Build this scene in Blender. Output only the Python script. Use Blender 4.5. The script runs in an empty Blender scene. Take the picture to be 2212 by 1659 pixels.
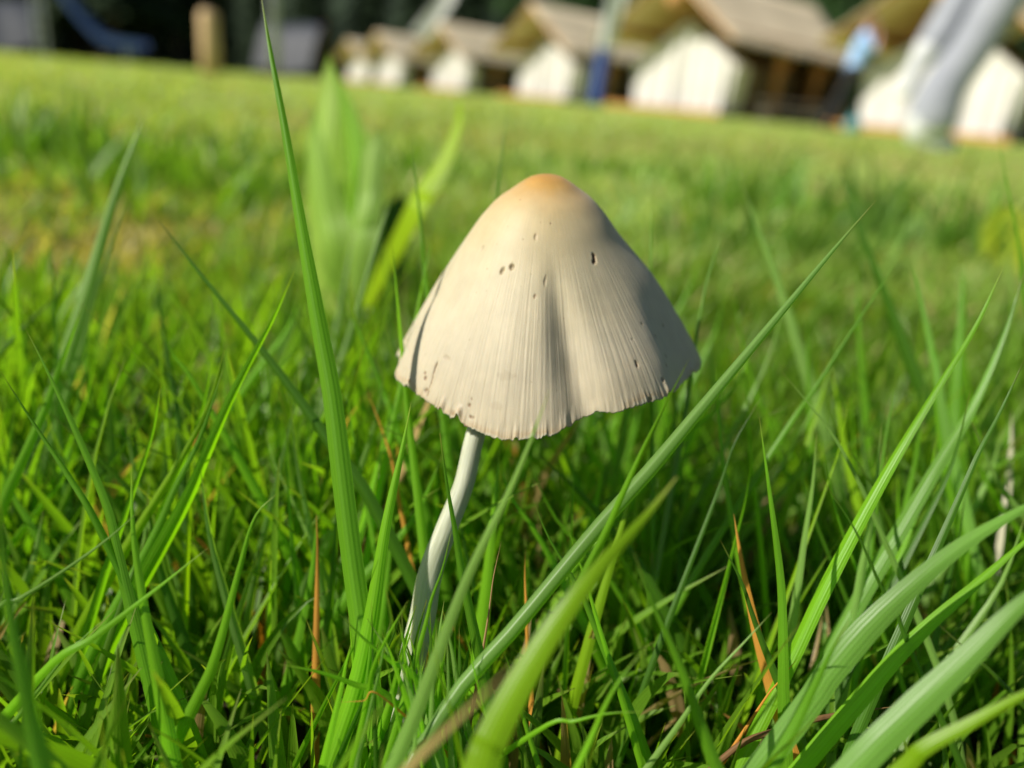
import bpy, bmesh, math, random
import numpy as np
from mathutils import Vector, Matrix, Quaternion

random.seed(7); rng = np.random.default_rng(11)
S = bpy.context.scene
COL = S.collection
R = math.radians

# ------------------------------------------------------------------ camera
CAM_H, PITCH, ROLL, FPX, VW, VH = 0.09, R(20.4), R(5.2), 1668.7, 2212.0, 1659.0
CAM = Vector((0.0, 0.0, CAM_H))
_f = Vector((0, math.cos(PITCH), -math.sin(PITCH)))
_r0 = Vector((1, 0, 0)); _u0 = Vector((0, math.sin(PITCH), math.cos(PITCH)))
CR = _r0*math.cos(ROLL) + _u0*math.sin(ROLL)
CU = _u0*math.cos(ROLL) - _r0*math.sin(ROLL)
CF = _f
cd = bpy.data.cameras.new('camera'); cam = bpy.data.objects.new('camera', cd); COL.objects.link(cam)
cam.matrix_world = Matrix((( CR.x, CU.x, -CF.x, CAM.x), (CR.y, CU.y, -CF.y, CAM.y), (CR.z, CU.z, -CF.z, CAM.z), (0, 0, 0, 1)))
cd.sensor_width = 36.0; cd.lens = 36.0*FPX/VW
cd.clip_start = 0.004; cd.clip_end = 2000
cd.dof.use_dof = True; cd.dof.focus_distance = 0.088; cd.dof.aperture_fstop = 11.3
S.camera = cam

# ------------------------------------------------------------------ world, sun, exposure
SUN_EL = R(41); TO_SUN = Vector((-0.95, -0.31, 0)).normalized()
w = bpy.data.worlds.new('World'); S.world = w; w.use_nodes = True
nt = w.node_tree; bg = nt.nodes['Background']
sky = nt.nodes.new('ShaderNodeTexSky'); sky.sky_type = 'NISHITA'; sky.sun_disc = False
sky.sun_elevation = SUN_EL; sky.sun_rotation = math.atan2(TO_SUN.x, TO_SUN.y)
nt.links.new(sky.outputs[0], bg.inputs[0]); bg.inputs[1].default_value = 0.05
ld = bpy.data.lights.new('sun', 'SUN'); sun = bpy.data.objects.new('sun', ld); COL.objects.link(sun)
ld.energy = 4.9; ld.angle = R(0.53); ld.color = (1.0, 0.94, 0.83)
sd = Vector((-TO_SUN.x*math.cos(SUN_EL), -TO_SUN.y*math.cos(SUN_EL), -math.sin(SUN_EL)))
sun.rotation_euler = sd.to_track_quat('-Z', 'Y').to_euler(); sun.location = (-8, -4, 12)
S.view_settings.view_transform = 'Standard'; S.view_settings.look = 'None'
S.view_settings.exposure = 0.42; S.view_settings.gamma = 1; S.view_settings.use_curve_mapping = False
S.render.engine = 'CYCLES'; S.cycles.max_bounces = 8; S.cycles.diffuse_bounces = 4
S.cycles.transmission_bounces = 6; S.cycles.use_denoising = True
S.cycles.caustics_reflective = False; S.cycles.caustics_refractive = False

# ------------------------------------------------------------------ helpers
def at(vx, vy, d):
    """world point seen at (vx, vy) of the 2212-wide view, d metres along the optical axis"""
    return CAM + (CF + CR*((vx-VW/2)/FPX) - CU*((vy-VH/2)/FPX))*d
def project(p):
    q = p - np.array(CAM)
    z = q @ np.array(CF)
    return VW/2 + FPX*(q @ np.array(CR))/z, VH/2 - FPX*(q @ np.array(CU))/z, z
def hor(vx): return VH/2 - (math.tan(PITCH)*FPX - (vx-VW/2)*math.sin(ROLL))/math.cos(ROLL)
def ground_at(vx, y, z=0.0):
    d = (CF + CR*((vx-VW/2)/FPX) - CU*((hor(vx)-VH/2)/FPX)); k = y/d.y
    return Vector((d.x*k, y, z))
def tag(o, label=None, cat=None, group=None, kind=None):
    if label: o['label'] = label
    if cat: o['category'] = cat
    if group: o['group'] = group
    if kind: o['kind'] = kind
    return o
def empty(name, loc=(0,0,0), rz=0):
    o = bpy.data.objects.new(name, None); COL.objects.link(o); o.location = loc; o.rotation_euler = (0,0,rz)
    o.empty_display_size = 0.01
    return o
def link(name, me, mat=None, parent=None):
    o = bpy.data.objects.new(name, me); COL.objects.link(o)
    if mat is not None and not me.materials: me.materials.append(mat)
    if parent is not None: o.parent = parent
    return o
def mesh_np(name, verts, faces, smooth=True, col=None, uv=None):
    """verts (n,3), faces (m,4) or (m,3) int arrays; col (n,3) point colours; uv (n,2)"""
    me = bpy.data.meshes.new(name)
    faces = np.asarray(faces, dtype=np.int32); n, m, k = len(verts), len(faces), faces.shape[1]
    me.vertices.add(n); me.vertices.foreach_set('co', np.asarray(verts, dtype=np.float32).ravel())
    me.loops.add(m*k); me.loops.foreach_set('vertex_index', faces.ravel())
    me.polygons.add(m); me.polygons.foreach_set('loop_start', np.arange(0, m*k, k, dtype=np.int32))
    me.polygons.foreach_set('loop_total', np.full(m, k, dtype=np.int32))
    if smooth: me.polygons.foreach_set('use_smooth', np.ones(m, dtype=bool))
    me.update(calc_edges=True)
    if col is not None:
        a = me.color_attributes.new('Col', 'FLOAT_COLOR', 'POINT')
        c4 = np.ones((n,4), dtype=np.float32); c4[:, :3] = col
        a.data.foreach_set('color', c4.ravel())
    if uv is not None:
        l = me.uv_layers.new(name='UVMap')
        l.data.foreach_set('uv', np.asarray(uv, dtype=np.float32)[faces.ravel()].ravel())
    return me
class MB:
    def __init__(s): s.v = []; s.f = []
    def box(s, c, d, rz=0, ry=0, rx=0):
        m = Matrix.Rotation(rz,3,'Z') @ Matrix.Rotation(ry,3,'Y') @ Matrix.Rotation(rx,3,'X')
        b = len(s.v)
        for x in (-.5,.5):
            for y in (-.5,.5):
                for z in (-.5,.5): s.v.append(Vector(c) + m @ Vector((x*d[0], y*d[1], z*d[2])))
        for q in ((0,1,3,2),(4,6,7,5),(0,4,5,1),(2,3,7,6),(0,2,6,4),(1,5,7,3)): s.f.append(tuple(b+i for i in q))
        return s
    def beam(s, a, b, wd, th):
        a, b = Vector(a), Vector(b); d = b-a; q = d.to_track_quat('Z','Y').to_matrix(); k = len(s.v)
        for z in (0, d.length):
            for x, y in ((-.5,-.5),(.5,-.5),(.5,.5),(-.5,.5)): s.v.append(a + q @ Vector((x*wd, y*th, z)))
        for i in range(4): s.f.append((k+i, k+(i+1)%4, k+4+(i+1)%4, k+4+i))
        s.f += [(k+3,k+2,k+1,k), (k+4,k+5,k+6,k+7)]
        return s
    def tube(s, pts, rad, n=10, cap=True):
        pts = [Vector(p) for p in pts]; k = len(s.v)
        for i, p in enumerate(pts):
            t = (pts[min(i+1,len(pts)-1)] - pts[max(i-1,0)]).normalized()
            q = t.to_track_quat('Z','Y').to_matrix(); r = rad[i] if hasattr(rad,'__len__') else rad
            for j in range(n):
                a = 2*math.pi*j/n; s.v.append(p + q @ Vector((r*math.cos(a), r*math.sin(a), 0)))
        for i in range(len(pts)-1):
            for j in range(n): s.f.append((k+i*n+j, k+i*n+(j+1)%n, k+(i+1)*n+(j+1)%n, k+(i+1)*n+j))
        if cap:
            s.f.append(tuple(k+j for j in reversed(range(n)))); e = k+(len(pts)-1)*n; s.f.append(tuple(e+j for j in range(n)))
        return s
    def poly_prism(s, pts, off):
        k = len(s.v); n = len(pts); off = Vector(off)
        for p in pts: s.v.append(Vector(p))
        for p in pts: s.v.append(Vector(p)+off)
        s.f.append(tuple(k+i for i in range(n))); s.f.append(tuple(k+n+i for i in reversed(range(n))))
        for i in range(n): s.f.append((k+i, k+n+i, k+n+(i+1)%n, k+(i+1)%n))
        return s
    def build(s, name, mat, parent=None, smooth=False, bevel=0):
        me = bpy.data.meshes.new(name); me.from_pydata([tuple(v) for v in s.v], [], s.f)
        bm = bmesh.new(); bm.from_mesh(me); bmesh.ops.recalc_face_normals(bm, faces=bm.faces)
        if bevel: bmesh.ops.bevel(bm, geom=list(bm.edges), offset=bevel, segments=1, affect='EDGES')
        bm.to_mesh(me); bm.free()
        for p in me.polygons: p.use_smooth = smooth
        return link(name, me, mat, parent)
def vnoise(x, y, seed=0):
    """smooth 2-D value noise, vectorised, 0..1"""
    def h(i, j):
        n = (i.astype(np.int64)*374761393 + j.astype(np.int64)*668265263 + seed*1442695041) & 0x7fffffff
        n = ((n ^ (n >> 13))*1274126177) & 0x7fffffff
        return ((n ^ (n >> 16)) & 0xffff)/65535.0
    x = np.asarray(x, float); y = np.asarray(y, float)
    i, j = np.floor(x), np.floor(y); fx, fy = x-i, y-j
    fx, fy = fx*fx*(3-2*fx), fy*fy*(3-2*fy)
    return (h(i,j)*(1-fx)+h(i+1,j)*fx)*(1-fy) + (h(i,j+1)*(1-fx)+h(i+1,j+1)*fx)*fy
def sstep(a, b, x):
    t = np.clip((np.asarray(x, float)-a)/(b-a), 0, 1); return t*t*(3-2*t)

# ------------------------------------------------------------------ materials
def newmat(name):
    m = bpy.data.materials.new(name); m.use_nodes = True; n = m.node_tree
    return m, n, n.nodes['Principled BSDF'], n.nodes['Material Output']
def noisy(name, c1, c2, scale=5, rough=.7, bump=0, spec=.3, detail=5, bscale=None, bdist=.01):
    m, n, b, o = newmat(name)
    tc = n.nodes.new('ShaderNodeTexCoord'); nz = n.nodes.new('ShaderNodeTexNoise'); nz.inputs['Scale'].default_value = scale
    nz.inputs['Detail'].default_value = detail; cr = n.nodes.new('ShaderNodeValToRGB')
    cr.color_ramp.elements[0].position = .3; cr.color_ramp.elements[1].position = .7
    cr.color_ramp.elements[0].color = (*c1,1); cr.color_ramp.elements[1].color = (*c2,1)
    n.links.new(tc.outputs['Object'], nz.inputs['Vector']); n.links.new(nz.outputs['Fac'], cr.inputs[0]); n.links.new(cr.outputs[0], b.inputs['Base Color'])
    b.inputs['Roughness'].default_value = rough; b.inputs['Specular IOR Level'].default_value = spec
    if bump:
        n2 = n.nodes.new('ShaderNodeTexNoise'); n2.inputs['Scale'].default_value = bscale or scale*4; n2.inputs['Detail'].default_value = 6
        n.links.new(tc.outputs['Object'], n2.inputs['Vector'])
        bp = n.nodes.new('ShaderNodeBump'); bp.inputs['Strength'].default_value = bump; bp.inputs['Distance'].default_value = bdist
        n.links.new(n2.outputs['Fac'], bp.inputs['Height']); n.links.new(bp.outputs[0], b.inputs['Normal'])
    return m
def leafmat(name, trans=.55, rough=.36, spec=.4, boost=(1.66,1.66,.42), veins=6.0, vein_amt=.06, bump=.2, bdist=.00006):
    m, n, b, o = newmat(name); L = n.links.new
    at_ = n.nodes.new('ShaderNodeAttribute'); at_.attribute_name = 'Col'
    uv = n.nodes.new('ShaderNodeUVMap'); uv.uv_map = 'UVMap'; sp = n.nodes.new('ShaderNodeSeparateXYZ'); L(uv.outputs[0], sp.inputs[0])
    sn = n.nodes.new('ShaderNodeMath'); sn.operation = 'MULTIPLY'; sn.inputs[1].default_value = veins*2*math.pi; L(sp.outputs[0], sn.inputs[0])
    s2 = n.nodes.new('ShaderNodeMath'); s2.operation = 'SINE'; L(sn.outputs[0], s2.inputs[0])
    mp = n.nodes.new('ShaderNodeMapping'); mp.inputs['Scale'].default_value = (7, 1.6, 1); L(uv.outputs[0], mp.inputs['Vector'])
    nz = n.nodes.new('ShaderNodeTexNoise'); nz.inputs['Scale'].default_value = 2.5; nz.inputs['Detail'].default_value = 5; L(mp.outputs[0], nz.inputs['Vector'])
    a1 = n.nodes.new('ShaderNodeMath'); a1.operation = 'MULTIPLY_ADD'; a1.inputs[1].default_value = vein_amt*.5; a1.inputs[2].default_value = .86; L(s2.outputs[0], a1.inputs[0])
    a2 = n.nodes.new('ShaderNodeMath'); a2.operation = 'MULTIPLY_ADD'; a2.inputs[1].default_value = .30; L(nz.outputs['Fac'], a2.inputs[0]); L(a1.outputs[0], a2.inputs[2])
    mx = n.nodes.new('ShaderNodeVectorMath'); mx.operation = 'SCALE'; L(at_.outputs['Color'], mx.inputs[0]); L(a2.outputs[0], mx.inputs['Scale'])
    L(mx.outputs[0], b.inputs['Base Color']); b.inputs['Roughness'].default_value = rough; b.inputs['Specular IOR Level'].default_value = spec
    bp = n.nodes.new('ShaderNodeBump'); bp.inputs['Strength'].default_value = bump; bp.inputs['Distance'].default_value = bdist
    L(s2.outputs[0], bp.inputs['Height']); L(bp.outputs[0], b.inputs['Normal'])
    tr = n.nodes.new('ShaderNodeBsdfTranslucent'); vm = n.nodes.new('ShaderNodeVectorMath'); vm.operation = 'MULTIPLY'; vm.inputs[1].default_value = boost
    L(mx.outputs[0], vm.inputs[0]); L(vm.outputs[0], tr.inputs['Color'])
    ms = n.nodes.new('ShaderNodeMixShader'); ms.inputs[0].default_value = trans
    L(b.outputs[0], ms.inputs[1]); L(tr.outputs[0], ms.inputs[2]); L(ms.outputs[0], o.inputs['Surface'])
    return m
M = {}
M['blade'] = leafmat('grass_blade_mat')
M['lawn'] = leafmat('lawn_mat', trans=.42, rough=.5, spec=.4, veins=3, vein_amt=.1, bump=0)
M['broad'] = leafmat('broad_leaf_mat', trans=.5, rough=.45, veins=7, vein_amt=.15, bump=.3, bdist=.0003)
M['dry'] = leafmat('dry_blade_mat', trans=.35, rough=.6, spec=.2, boost=(1.3,1.1,.8))
M['soil'] = noisy('soil', (.018,.013,.008), (.05,.038,.022), 60, .9, .6, .1, bdist=.004)
M['white_canvas'] = noisy('white_canvas', (.62,.605,.57), (.70,.68,.65), 3, .8, .15, .2, bdist=.02)
M['beige_canvas'] = noisy('beige_canvas', (.78,.68,.48), (.86,.76,.56), 2, .8, .2, .2, bdist=.02)
m, n, b, o = M['beige_canvas'], M['beige_canvas'].node_tree, M['beige_canvas'].node_tree.nodes['Principled BSDF'], M['beige_canvas'].node_tree.nodes['Material Output']
tr = n.nodes.new('ShaderNodeBsdfTranslucent'); tr.inputs['Color'].default_value = (.62,.36,.13,1); ms = n.nodes.new('ShaderNodeMixShader'); ms.inputs[0].default_value = .22
n.links.new(b.outputs[0], ms.inputs[1]); n.links.new(tr.outputs[0], ms.inputs[2]); n.links.new(ms.outputs[0], o.inputs['Surface'])
M['wood'] = noisy('pine_wood', (.42,.19,.055), (.56,.28,.09), 6, .6, .3, .3)
M['grey_wood'] = noisy('weathered_wood', (.09,.075,.06), (.16,.135,.11), 8, .8, .3)
M['post_wood'] = noisy('round_post_wood', (.45,.30,.15), (.62,.44,.24), 8, .7, .3)
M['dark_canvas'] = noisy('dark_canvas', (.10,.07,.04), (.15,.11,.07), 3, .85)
M['bark'] = noisy('bark', (.03,.024,.02), (.075,.06,.048), 10, .9, .6, bdist=.03)
M['lantern'] = noisy('wicker', (.5,.26,.11), (.62,.34,.16), 30, .7)
M['pale_fabric'] = noisy('pale_fabric', (.62,.63,.62), (.72,.73,.72), 4, .7)
M['blue_fabric'] = noisy('blue_fabric', (.04,.08,.30), (.07,.12,.40), 4, .7)
M['slide_blue'] = noisy('blue_plastic', (.025,.055,.19), (.04,.08,.24), 3, .35, spec=.5)  # blue dimmed so the colour carries the trees' shade
M['grey_tarp'] = noisy('grey_tarp', (.022,.028,.042), (.04,.048,.066), 3, .6)  # tarp colour darkened in place of woodland shade
M['metal'] = noisy('grey_metal', (.25,.27,.29), (.35,.37,.39), 5, .45, spec=.5)
M['teal'] = noisy('teal_fabric', (.06,.22,.26), (.1,.3,.34), 6, .7)
M['skin'] = noisy('skin', (.50,.27,.19), (.60,.34,.25), 12, .55)
M['hair'] = noisy('hair', (.10,.055,.03), (.17,.09,.05), 40, .6)
M['shirt_blue'] = noisy('light_blue_shirt', (.30,.48,.82), (.38,.56,.90), 6, .8, .3, bdist=.01)
M['black_cloth'] = noisy('black_cloth', (.012,.012,.014), (.025,.025,.03), 6, .8)
M['grey_trousers'] = noisy('pale_grey_trousers', (.27,.285,.34), (.34,.355,.41), 5, .8, .35, bdist=.02)
M['shoe'] = noisy('pale_shoe', (.55,.56,.6), (.66,.67,.7), 8, .5)
M['top_cloth'] = noisy('dark_top', (.05,.06,.09), (.08,.09,.13), 6, .8)
M['conifer'] = noisy('conifer_needles', (.012,.026,.012), (.03,.055,.02), 3, .7, spec=.2)
M['deciduous'] = noisy('deciduous_leaves', (.025,.06,.018), (.05,.11,.03), 3, .6, spec=.2)
M['hill'] = noisy('wooded_hill', (.012,.022,.012), (.025,.045,.02), .3, .9)

# ------------------------------------------------------------------ ground and hill
def terrain(x, y):
    """gentle bumps of the lawn, flat round the mushroom"""
    r = np.hypot(x, y); k = sstep(.35, 2.0, r)
    return k*((vnoise(x*1.3, y*1.3, 3)-.5)*.03*np.clip(r/3, 0, 1) + (vnoise(x*.25, y*.25, 4)-.5)*.05)
gx = np.concatenate([-np.geomspace(400, .05, 60), np.linspace(-.045,.045,7), np.geomspace(.05, 400, 60)])
gy = np.concatenate([-np.geomspace(60, .05, 24), np.linspace(-.045,.045,7), np.geomspace(.05, 600, 90)])
X, Y = np.meshgrid(gx, gy, indexing='ij'); V = np.stack([X, Y, terrain(X, Y)], -1).reshape(-1,3)
i = np.arange(len(gx)-1)[:,None]*len(gy) + np.arange(len(gy)-1)[None,:]; i = i.ravel()
F = np.stack([i, i+len(gy), i+len(gy)+1, i+1], -1)
gm, n, b, o = newmat('ground_mat')
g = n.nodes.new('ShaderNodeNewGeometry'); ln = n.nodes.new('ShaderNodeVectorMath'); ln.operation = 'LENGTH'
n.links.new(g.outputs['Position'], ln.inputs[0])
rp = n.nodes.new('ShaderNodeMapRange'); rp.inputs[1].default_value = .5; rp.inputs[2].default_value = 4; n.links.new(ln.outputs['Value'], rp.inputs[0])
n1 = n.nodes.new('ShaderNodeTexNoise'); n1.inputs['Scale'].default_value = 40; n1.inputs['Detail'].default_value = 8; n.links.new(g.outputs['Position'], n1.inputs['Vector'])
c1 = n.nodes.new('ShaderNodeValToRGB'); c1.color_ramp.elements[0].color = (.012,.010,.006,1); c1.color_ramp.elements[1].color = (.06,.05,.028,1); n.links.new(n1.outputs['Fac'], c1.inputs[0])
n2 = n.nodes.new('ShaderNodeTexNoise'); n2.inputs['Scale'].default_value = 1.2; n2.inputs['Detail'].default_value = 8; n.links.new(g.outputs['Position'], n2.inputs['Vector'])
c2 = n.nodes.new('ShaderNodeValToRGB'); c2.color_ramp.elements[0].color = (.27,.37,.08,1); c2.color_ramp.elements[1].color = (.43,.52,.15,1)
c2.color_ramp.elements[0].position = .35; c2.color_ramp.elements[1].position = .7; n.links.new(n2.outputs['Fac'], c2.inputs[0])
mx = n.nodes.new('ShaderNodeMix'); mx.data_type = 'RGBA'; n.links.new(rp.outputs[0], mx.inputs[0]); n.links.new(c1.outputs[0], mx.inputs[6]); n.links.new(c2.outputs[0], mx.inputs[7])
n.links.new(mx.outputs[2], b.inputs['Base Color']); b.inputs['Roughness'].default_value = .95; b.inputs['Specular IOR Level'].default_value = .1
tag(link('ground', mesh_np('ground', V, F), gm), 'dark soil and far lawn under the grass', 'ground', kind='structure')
hx = np.linspace(-160, 160, 81); hy = np.linspace(112, 210, 20); X, Y = np.meshgrid(hx, hy, indexing='ij')
Z = -0.5 + sstep(112, 170, Y)*(22+7*vnoise(X*.04, Y*.04, 8)) + vnoise(X*.5, Y*.5, 9)*1.6
i = (np.arange(80)[:,None]*20 + np.arange(19)[None,:]).ravel()
tag(link('hill', mesh_np('hill', np.stack([X,Y,Z],-1).reshape(-1,3), np.stack([i,i+20,i+21,i+1],-1)), M['hill']), 'dark wooded hill closing the view behind the trees', 'hill', kind='structure')

# ------------------------------------------------------------------ the mushroom
CAP_R, CAP_H = 0.0210, 0.0265
apex = at(1178, 377, 0.1005)
PR = np.array([0,.05,.10,.15,.215,.295,.395,.515,.64,.765,.895,.985,1.045])
PZ = np.array([0,.003,.014,.036,.070,.112,.190,.315,.455,.60,.77,.895,.985])
def spline(xs, ys, x):
    """cubic Hermite through (xs, ys)"""
    xs, ys = np.asarray(xs, float), np.asarray(ys, float); m = np.gradient(ys, xs)
    k = np.clip(np.searchsorted(xs, x)-1, 0, len(xs)-2); h = xs[k+1]-xs[k]; t = (x-xs[k])/h
    return (2*t**3-3*t**2+1)*ys[k] + (t**3-2*t**2+t)*h*m[k] + (-2*t**3+3*t**2)*ys[k+1] + (t**3-t**2)*h*m[k+1]
PS = np.concatenate([[0], np.cumsum(np.hypot(np.diff(PR)*CAP_R, np.diff(PZ)*CAP_H))]); PS /= PS[-1]
TILT = Matrix.Rotation(R(5.5), 3, 'X') @ Matrix.Rotation(R(-6.0), 3, 'Y')
def cap_point(phi, t, inset=0.0, ragged=True):
    """phi 0 faces the camera, + to the right; t 0 apex .. 1 rim"""
    d = np.degrees((phi+np.pi) % (2*np.pi) - np.pi)
    g_ = lambda c, s: np.exp(-((d-c+180) % 360-180)**2/(2*s*s))
    r = spline(PS, PR, t); z = spline(PS, PZ, t)
    r = np.maximum(r, 0)
    tw = sstep(.25, .95, t)
    gc = d-(0+13*t); groove = (-.115*np.exp(-np.abs(gc/7.0)**2.0) + .008*(vnoise(d*.7+5, t*2.0, 35)-.5)*np.exp(-(gc/9)**2))*sstep(.32,.72,t)*(1-.25*sstep(.8,1,t))
    ridge = .05*g_(-12, 10)*sstep(.35,.8,t) + .03*g_(36, 13)*sstep(.5,.9,t)
    dent = -.06*g_(62, 11)*sstep(.45,.85,t) - .055*g_(-79, 6)*sstep(.35,.8,t) - .03*g_(118,16)*tw - .075*g_(85,38)*sstep(.05,.2,t)*(1-sstep(.35,.6,t)) - .05*g_(170,14)*tw + .03*g_(-120,20)*tw
    wav = .010*np.sin(5*phi+1.2)*tw + .006*np.sin(9*phi+.4)*tw + .004*(vnoise(d*.12+50, t*5, 5)-.5)*2*tw
    rr = CAP_R*r*(1+groove+ridge+dent+wav)
    zz = -CAP_H*z
    rim = sstep(.55, 1.0, t)
    lift = .0012*g_(-47,16) + .0017*g_(50,24) + .0004*sstep(13,22,d)*sstep(60,30,d) - .0004*g_(-8,14) + .0012*g_(-82,6) + .0006*np.sin(4*phi)
    zz = zz + lift*rim
    if ragged:
        teeth = (vnoise(d*1.1+900, 0*d, 21)-.5)*.00032 + (vnoise(d*2.9+900, 0*d, 22)-.5)*.00034
        notch = sum(a*np.exp(-((d-c)**2)/(2*s*s)) for a, c, s in ((.0010,-29.5,.9),(.0005,-37,.7),(.0005,-9,.5),(.0004,-4,.4),(.0003,17.5,1.2),(.0005,44,.9),(.0004,-55,.9),(.0006,70,1.2)))
        zz = zz + (teeth+notch)*sstep(.93, 1.0, t)
    # fine radial pleats
    pl = (vnoise(d*.95+400, t*2.2, 31)-.5)*.00006 + (vnoise(d*.33+77, t*3, 33)-.5)*.00002 + (vnoise(d*2.1+140, t*2.5, 36)-.5)*.00006
    rr = rr + pl*sstep(.28,.7,t)
    if inset: rr = np.maximum(rr-inset*(.35+.65*sstep(0,.3,t)), 0); zz = zz - inset*(1-sstep(0,.85,t))
    return np.stack([rr*np.sin(phi), -rr*np.cos(phi), zz], -1)
ct = np.array([0, 0, -CAP_H])
def place_cap(P): return P @ np.array(TILT).T
mush_root = at(850, 1540, 0.0945); mush_root.z = 0
mush = empty('mushroom', mush_root)
tag(mush, 'cream bell-shaped mushroom with tan tip on a slender pale stem', 'mushroom')
aoff = np.array(apex - mush_root)
NU, NV = 1100, 200
ph = np.linspace(-np.pi, np.pi, NU, endpoint=False); tv = np.linspace(0, 1, NV)**.9; tv[0] = .002
PH, T = np.meshgrid(ph, tv, indexing='ij')
P = place_cap(cap_point(PH, T))
nrm = np.cross(np.roll(P,-1,0)-np.roll(P,1,0), np.gradient(P, axis=1)); nrm /= np.maximum(np.linalg.norm(nrm, axis=-1, keepdims=True), 1e-12)
if (nrm[NU//2, NV//2] @ np.array([0,-1,.3])) < 0: nrm = -nrm
px, py, pz = project((P + aoff + np.array(mush_root)).reshape(-1,3)); px = px.reshape(NU,NV); py = py.reshape(NU,NV); pz = pz.reshape(NU,NV)
# eaten pits and brown specks: (crop x, crop y, half width mm, half height mm, darkness, depth mm)
SPOTS = [(1268,555,.26,.66,1.,.35),(1262,575,.2,.3,1.,.3),(790,607,.42,.42,.42,.3),(733,628,.34,.55,.32,.25),(1015,352,.12,.14,.9,.1),(838,213,.12,.1,.6,.05),(925,432,.24,.45,.35,.1),
 (857,442,.1,.1,.5,.05),(648,612,.1,.12,.5,.05),(618,497,.3,.4,.16,.1),(922,775,.2,.3,.6,.1),(288,1216,.24,.2,.75,.15),(286,1250,.26,.32,.8,.15),(292,1312,.28,.3,.7,.15),(555,1367,.14,.2,.75,.1),(546,1401,.18,.22,.75,.1),
 (549,1468,.2,.24,.75,.1),(566,1474,.16,.2,.6,.1),(520,1528,.4,.22,.75,.0),(1510,1163,.24,.42,.65,.25),(1485,1022,.2,.22,.4,.1),(1680,1115,.2,.35,.75,.15),(1682,1168,.18,.3,.7,.15),(1590,1380,.36,.5,.6,.2),(1540,930,.2,.2,.45,.1),(1665,940,.2,.22,.5,.1),
 (1800,940,.14,.16,.6,.1),(1665,1258,.24,.3,.5,.15),(1750,850,.2,.25,.5,.1),(1620,1000,.2,.25,.35,.1),(760,1235,1.1,.5,.16,0),(450,1445,.3,.4,.5,0),(125,1225,.35,.5,.45,0),(245,1015,.3,.4,.14,.05),(410,1130,.7,.3,.2,.05),(700,1400,.8,.5,.12,0),(980,690,.2,.7,.3,.1)]
for k in range(10): SPOTS.append((352-5.2*k, 1170+18*k, .12, .5, .5, .22))
for k in range(26):
    SPOTS.append((random.uniform(200,1750), random.uniform(300,1450), random.uniform(.05,.1), random.uniform(.05,.12), random.uniform(.15,.5), .03))
stain = np.zeros((NU,NV)); disp = np.zeros((NU,NV))
front = (nrm @ -np.array(CF)) > .05
for sx, sy, hw, hh, dk, dp in SPOTS:
    vx, vy = (1500+sx*.693)/1.8517, (650+sy*.693)/1.8517
    q = (px-vx)**2 + (py-vy)**2 + np.where(front, 0, 1e6)
    iu, iv = np.unravel_index(np.argmin(q), q.shape); c = P[iu, iv]
    e1 = np.array([math.cos(ph[iu]), math.sin(ph[iu]), 0]); sl = P[iu, min(iv+2,NV-1)]-P[iu, max(iv-2,0)]; sl /= np.linalg.norm(sl)
    dd = P - c; a = (dd@e1)/(hw*1e-3); bb = (dd@sl)/(hh*1e-3); cc = (dd@nrm[iu,iv])/1.2e-3
    wob = 1 + .35*(vnoise((P[...,0])*2500+sx, (P[...,2])*2500+sy, 41)-.5)*2
    rr_ = np.sqrt(a*a+bb*bb+cc*cc)*wob
    k = 1-sstep(.75, 1.25, rr_)
    stain = np.maximum(stain, dk*k); disp = np.maximum(disp, dp*1e-3*(1-sstep(.3,1.2,rr_)))
P = P - nrm*disp[...,None]
colr = np.stack([stain, T, np.zeros_like(T)], -1)
idx = np.arange(NU*NV).reshape(NU,NV); nx = np.roll(idx, -1, 0)
F = np.stack([idx[:,:-1], nx[:,:-1], nx[:,1:], idx[:,1:]], -1).reshape(-1,4)
uvc = np.stack([(PH/(2*np.pi)+.5), T], -1)
# inner skin, joined at the rim
NI = 40; ti = np.linspace(1, .03, NI); PHi, Ti = np.meshgrid(ph, ti, indexing='ij')
Pi = place_cap(cap_point(PHi, Ti, inset=.0007)); idi = np.arange(NU*NI).reshape(NU,NI)+NU*NV; nxi = np.roll(idi,-1,0)
F2 = np.stack([idi[:,:-1], nxi[:,:-1], nxi[:,1:], idi[:,1:]], -1).reshape(-1,4)
F3 = np.stack([idx[:,-1], nx[:,-1], nxi[:,0], idi[:,0]], -1)
AV = np.concatenate([P.reshape(-1,3), Pi.reshape(-1,3)]) + aoff
AC = np.concatenate([colr.reshape(-1,3), np.stack([0*Ti, Ti, 0*Ti+1],-1).reshape(-1,3)])
AU = np.concatenate([uvc.reshape(-1,2), np.stack([PHi/(2*np.pi)+.5, Ti],-1).reshape(-1,2)])
m, n, b, o = newmat('mushroom_cap_skin'); L = n.links.new
atr = n.nodes.new('ShaderNodeAttribute'); atr.attribute_name = 'Col'; sp = n.nodes.new('ShaderNodeSeparateColor'); L(atr.outputs['Color'], sp.inputs[0])
ramp = n.nodes.new('ShaderNodeValToRGB'); e = ramp.color_ramp.elements
e[0].position = 0; e[0].color = (.43,.23,.05,1); e[1].position = 1; e[1].color = (.43,.38,.27,1)
for p_, c_ in ((.07,(.45,.27,.075)),(.15,(.48,.34,.155)),(.26,(.49,.40,.22)),(.45,(.49,.43,.28)),(.75,(.475,.42,.30)),(.965,(.45,.39,.275)),(.99,(.41,.32,.20))):
    q = ramp.color_ramp.elements.new(p_); q.color = (*c_,1)
uv = n.nodes.new('ShaderNodeUVMap'); uv.uv_map = 'UVMap'
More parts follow.
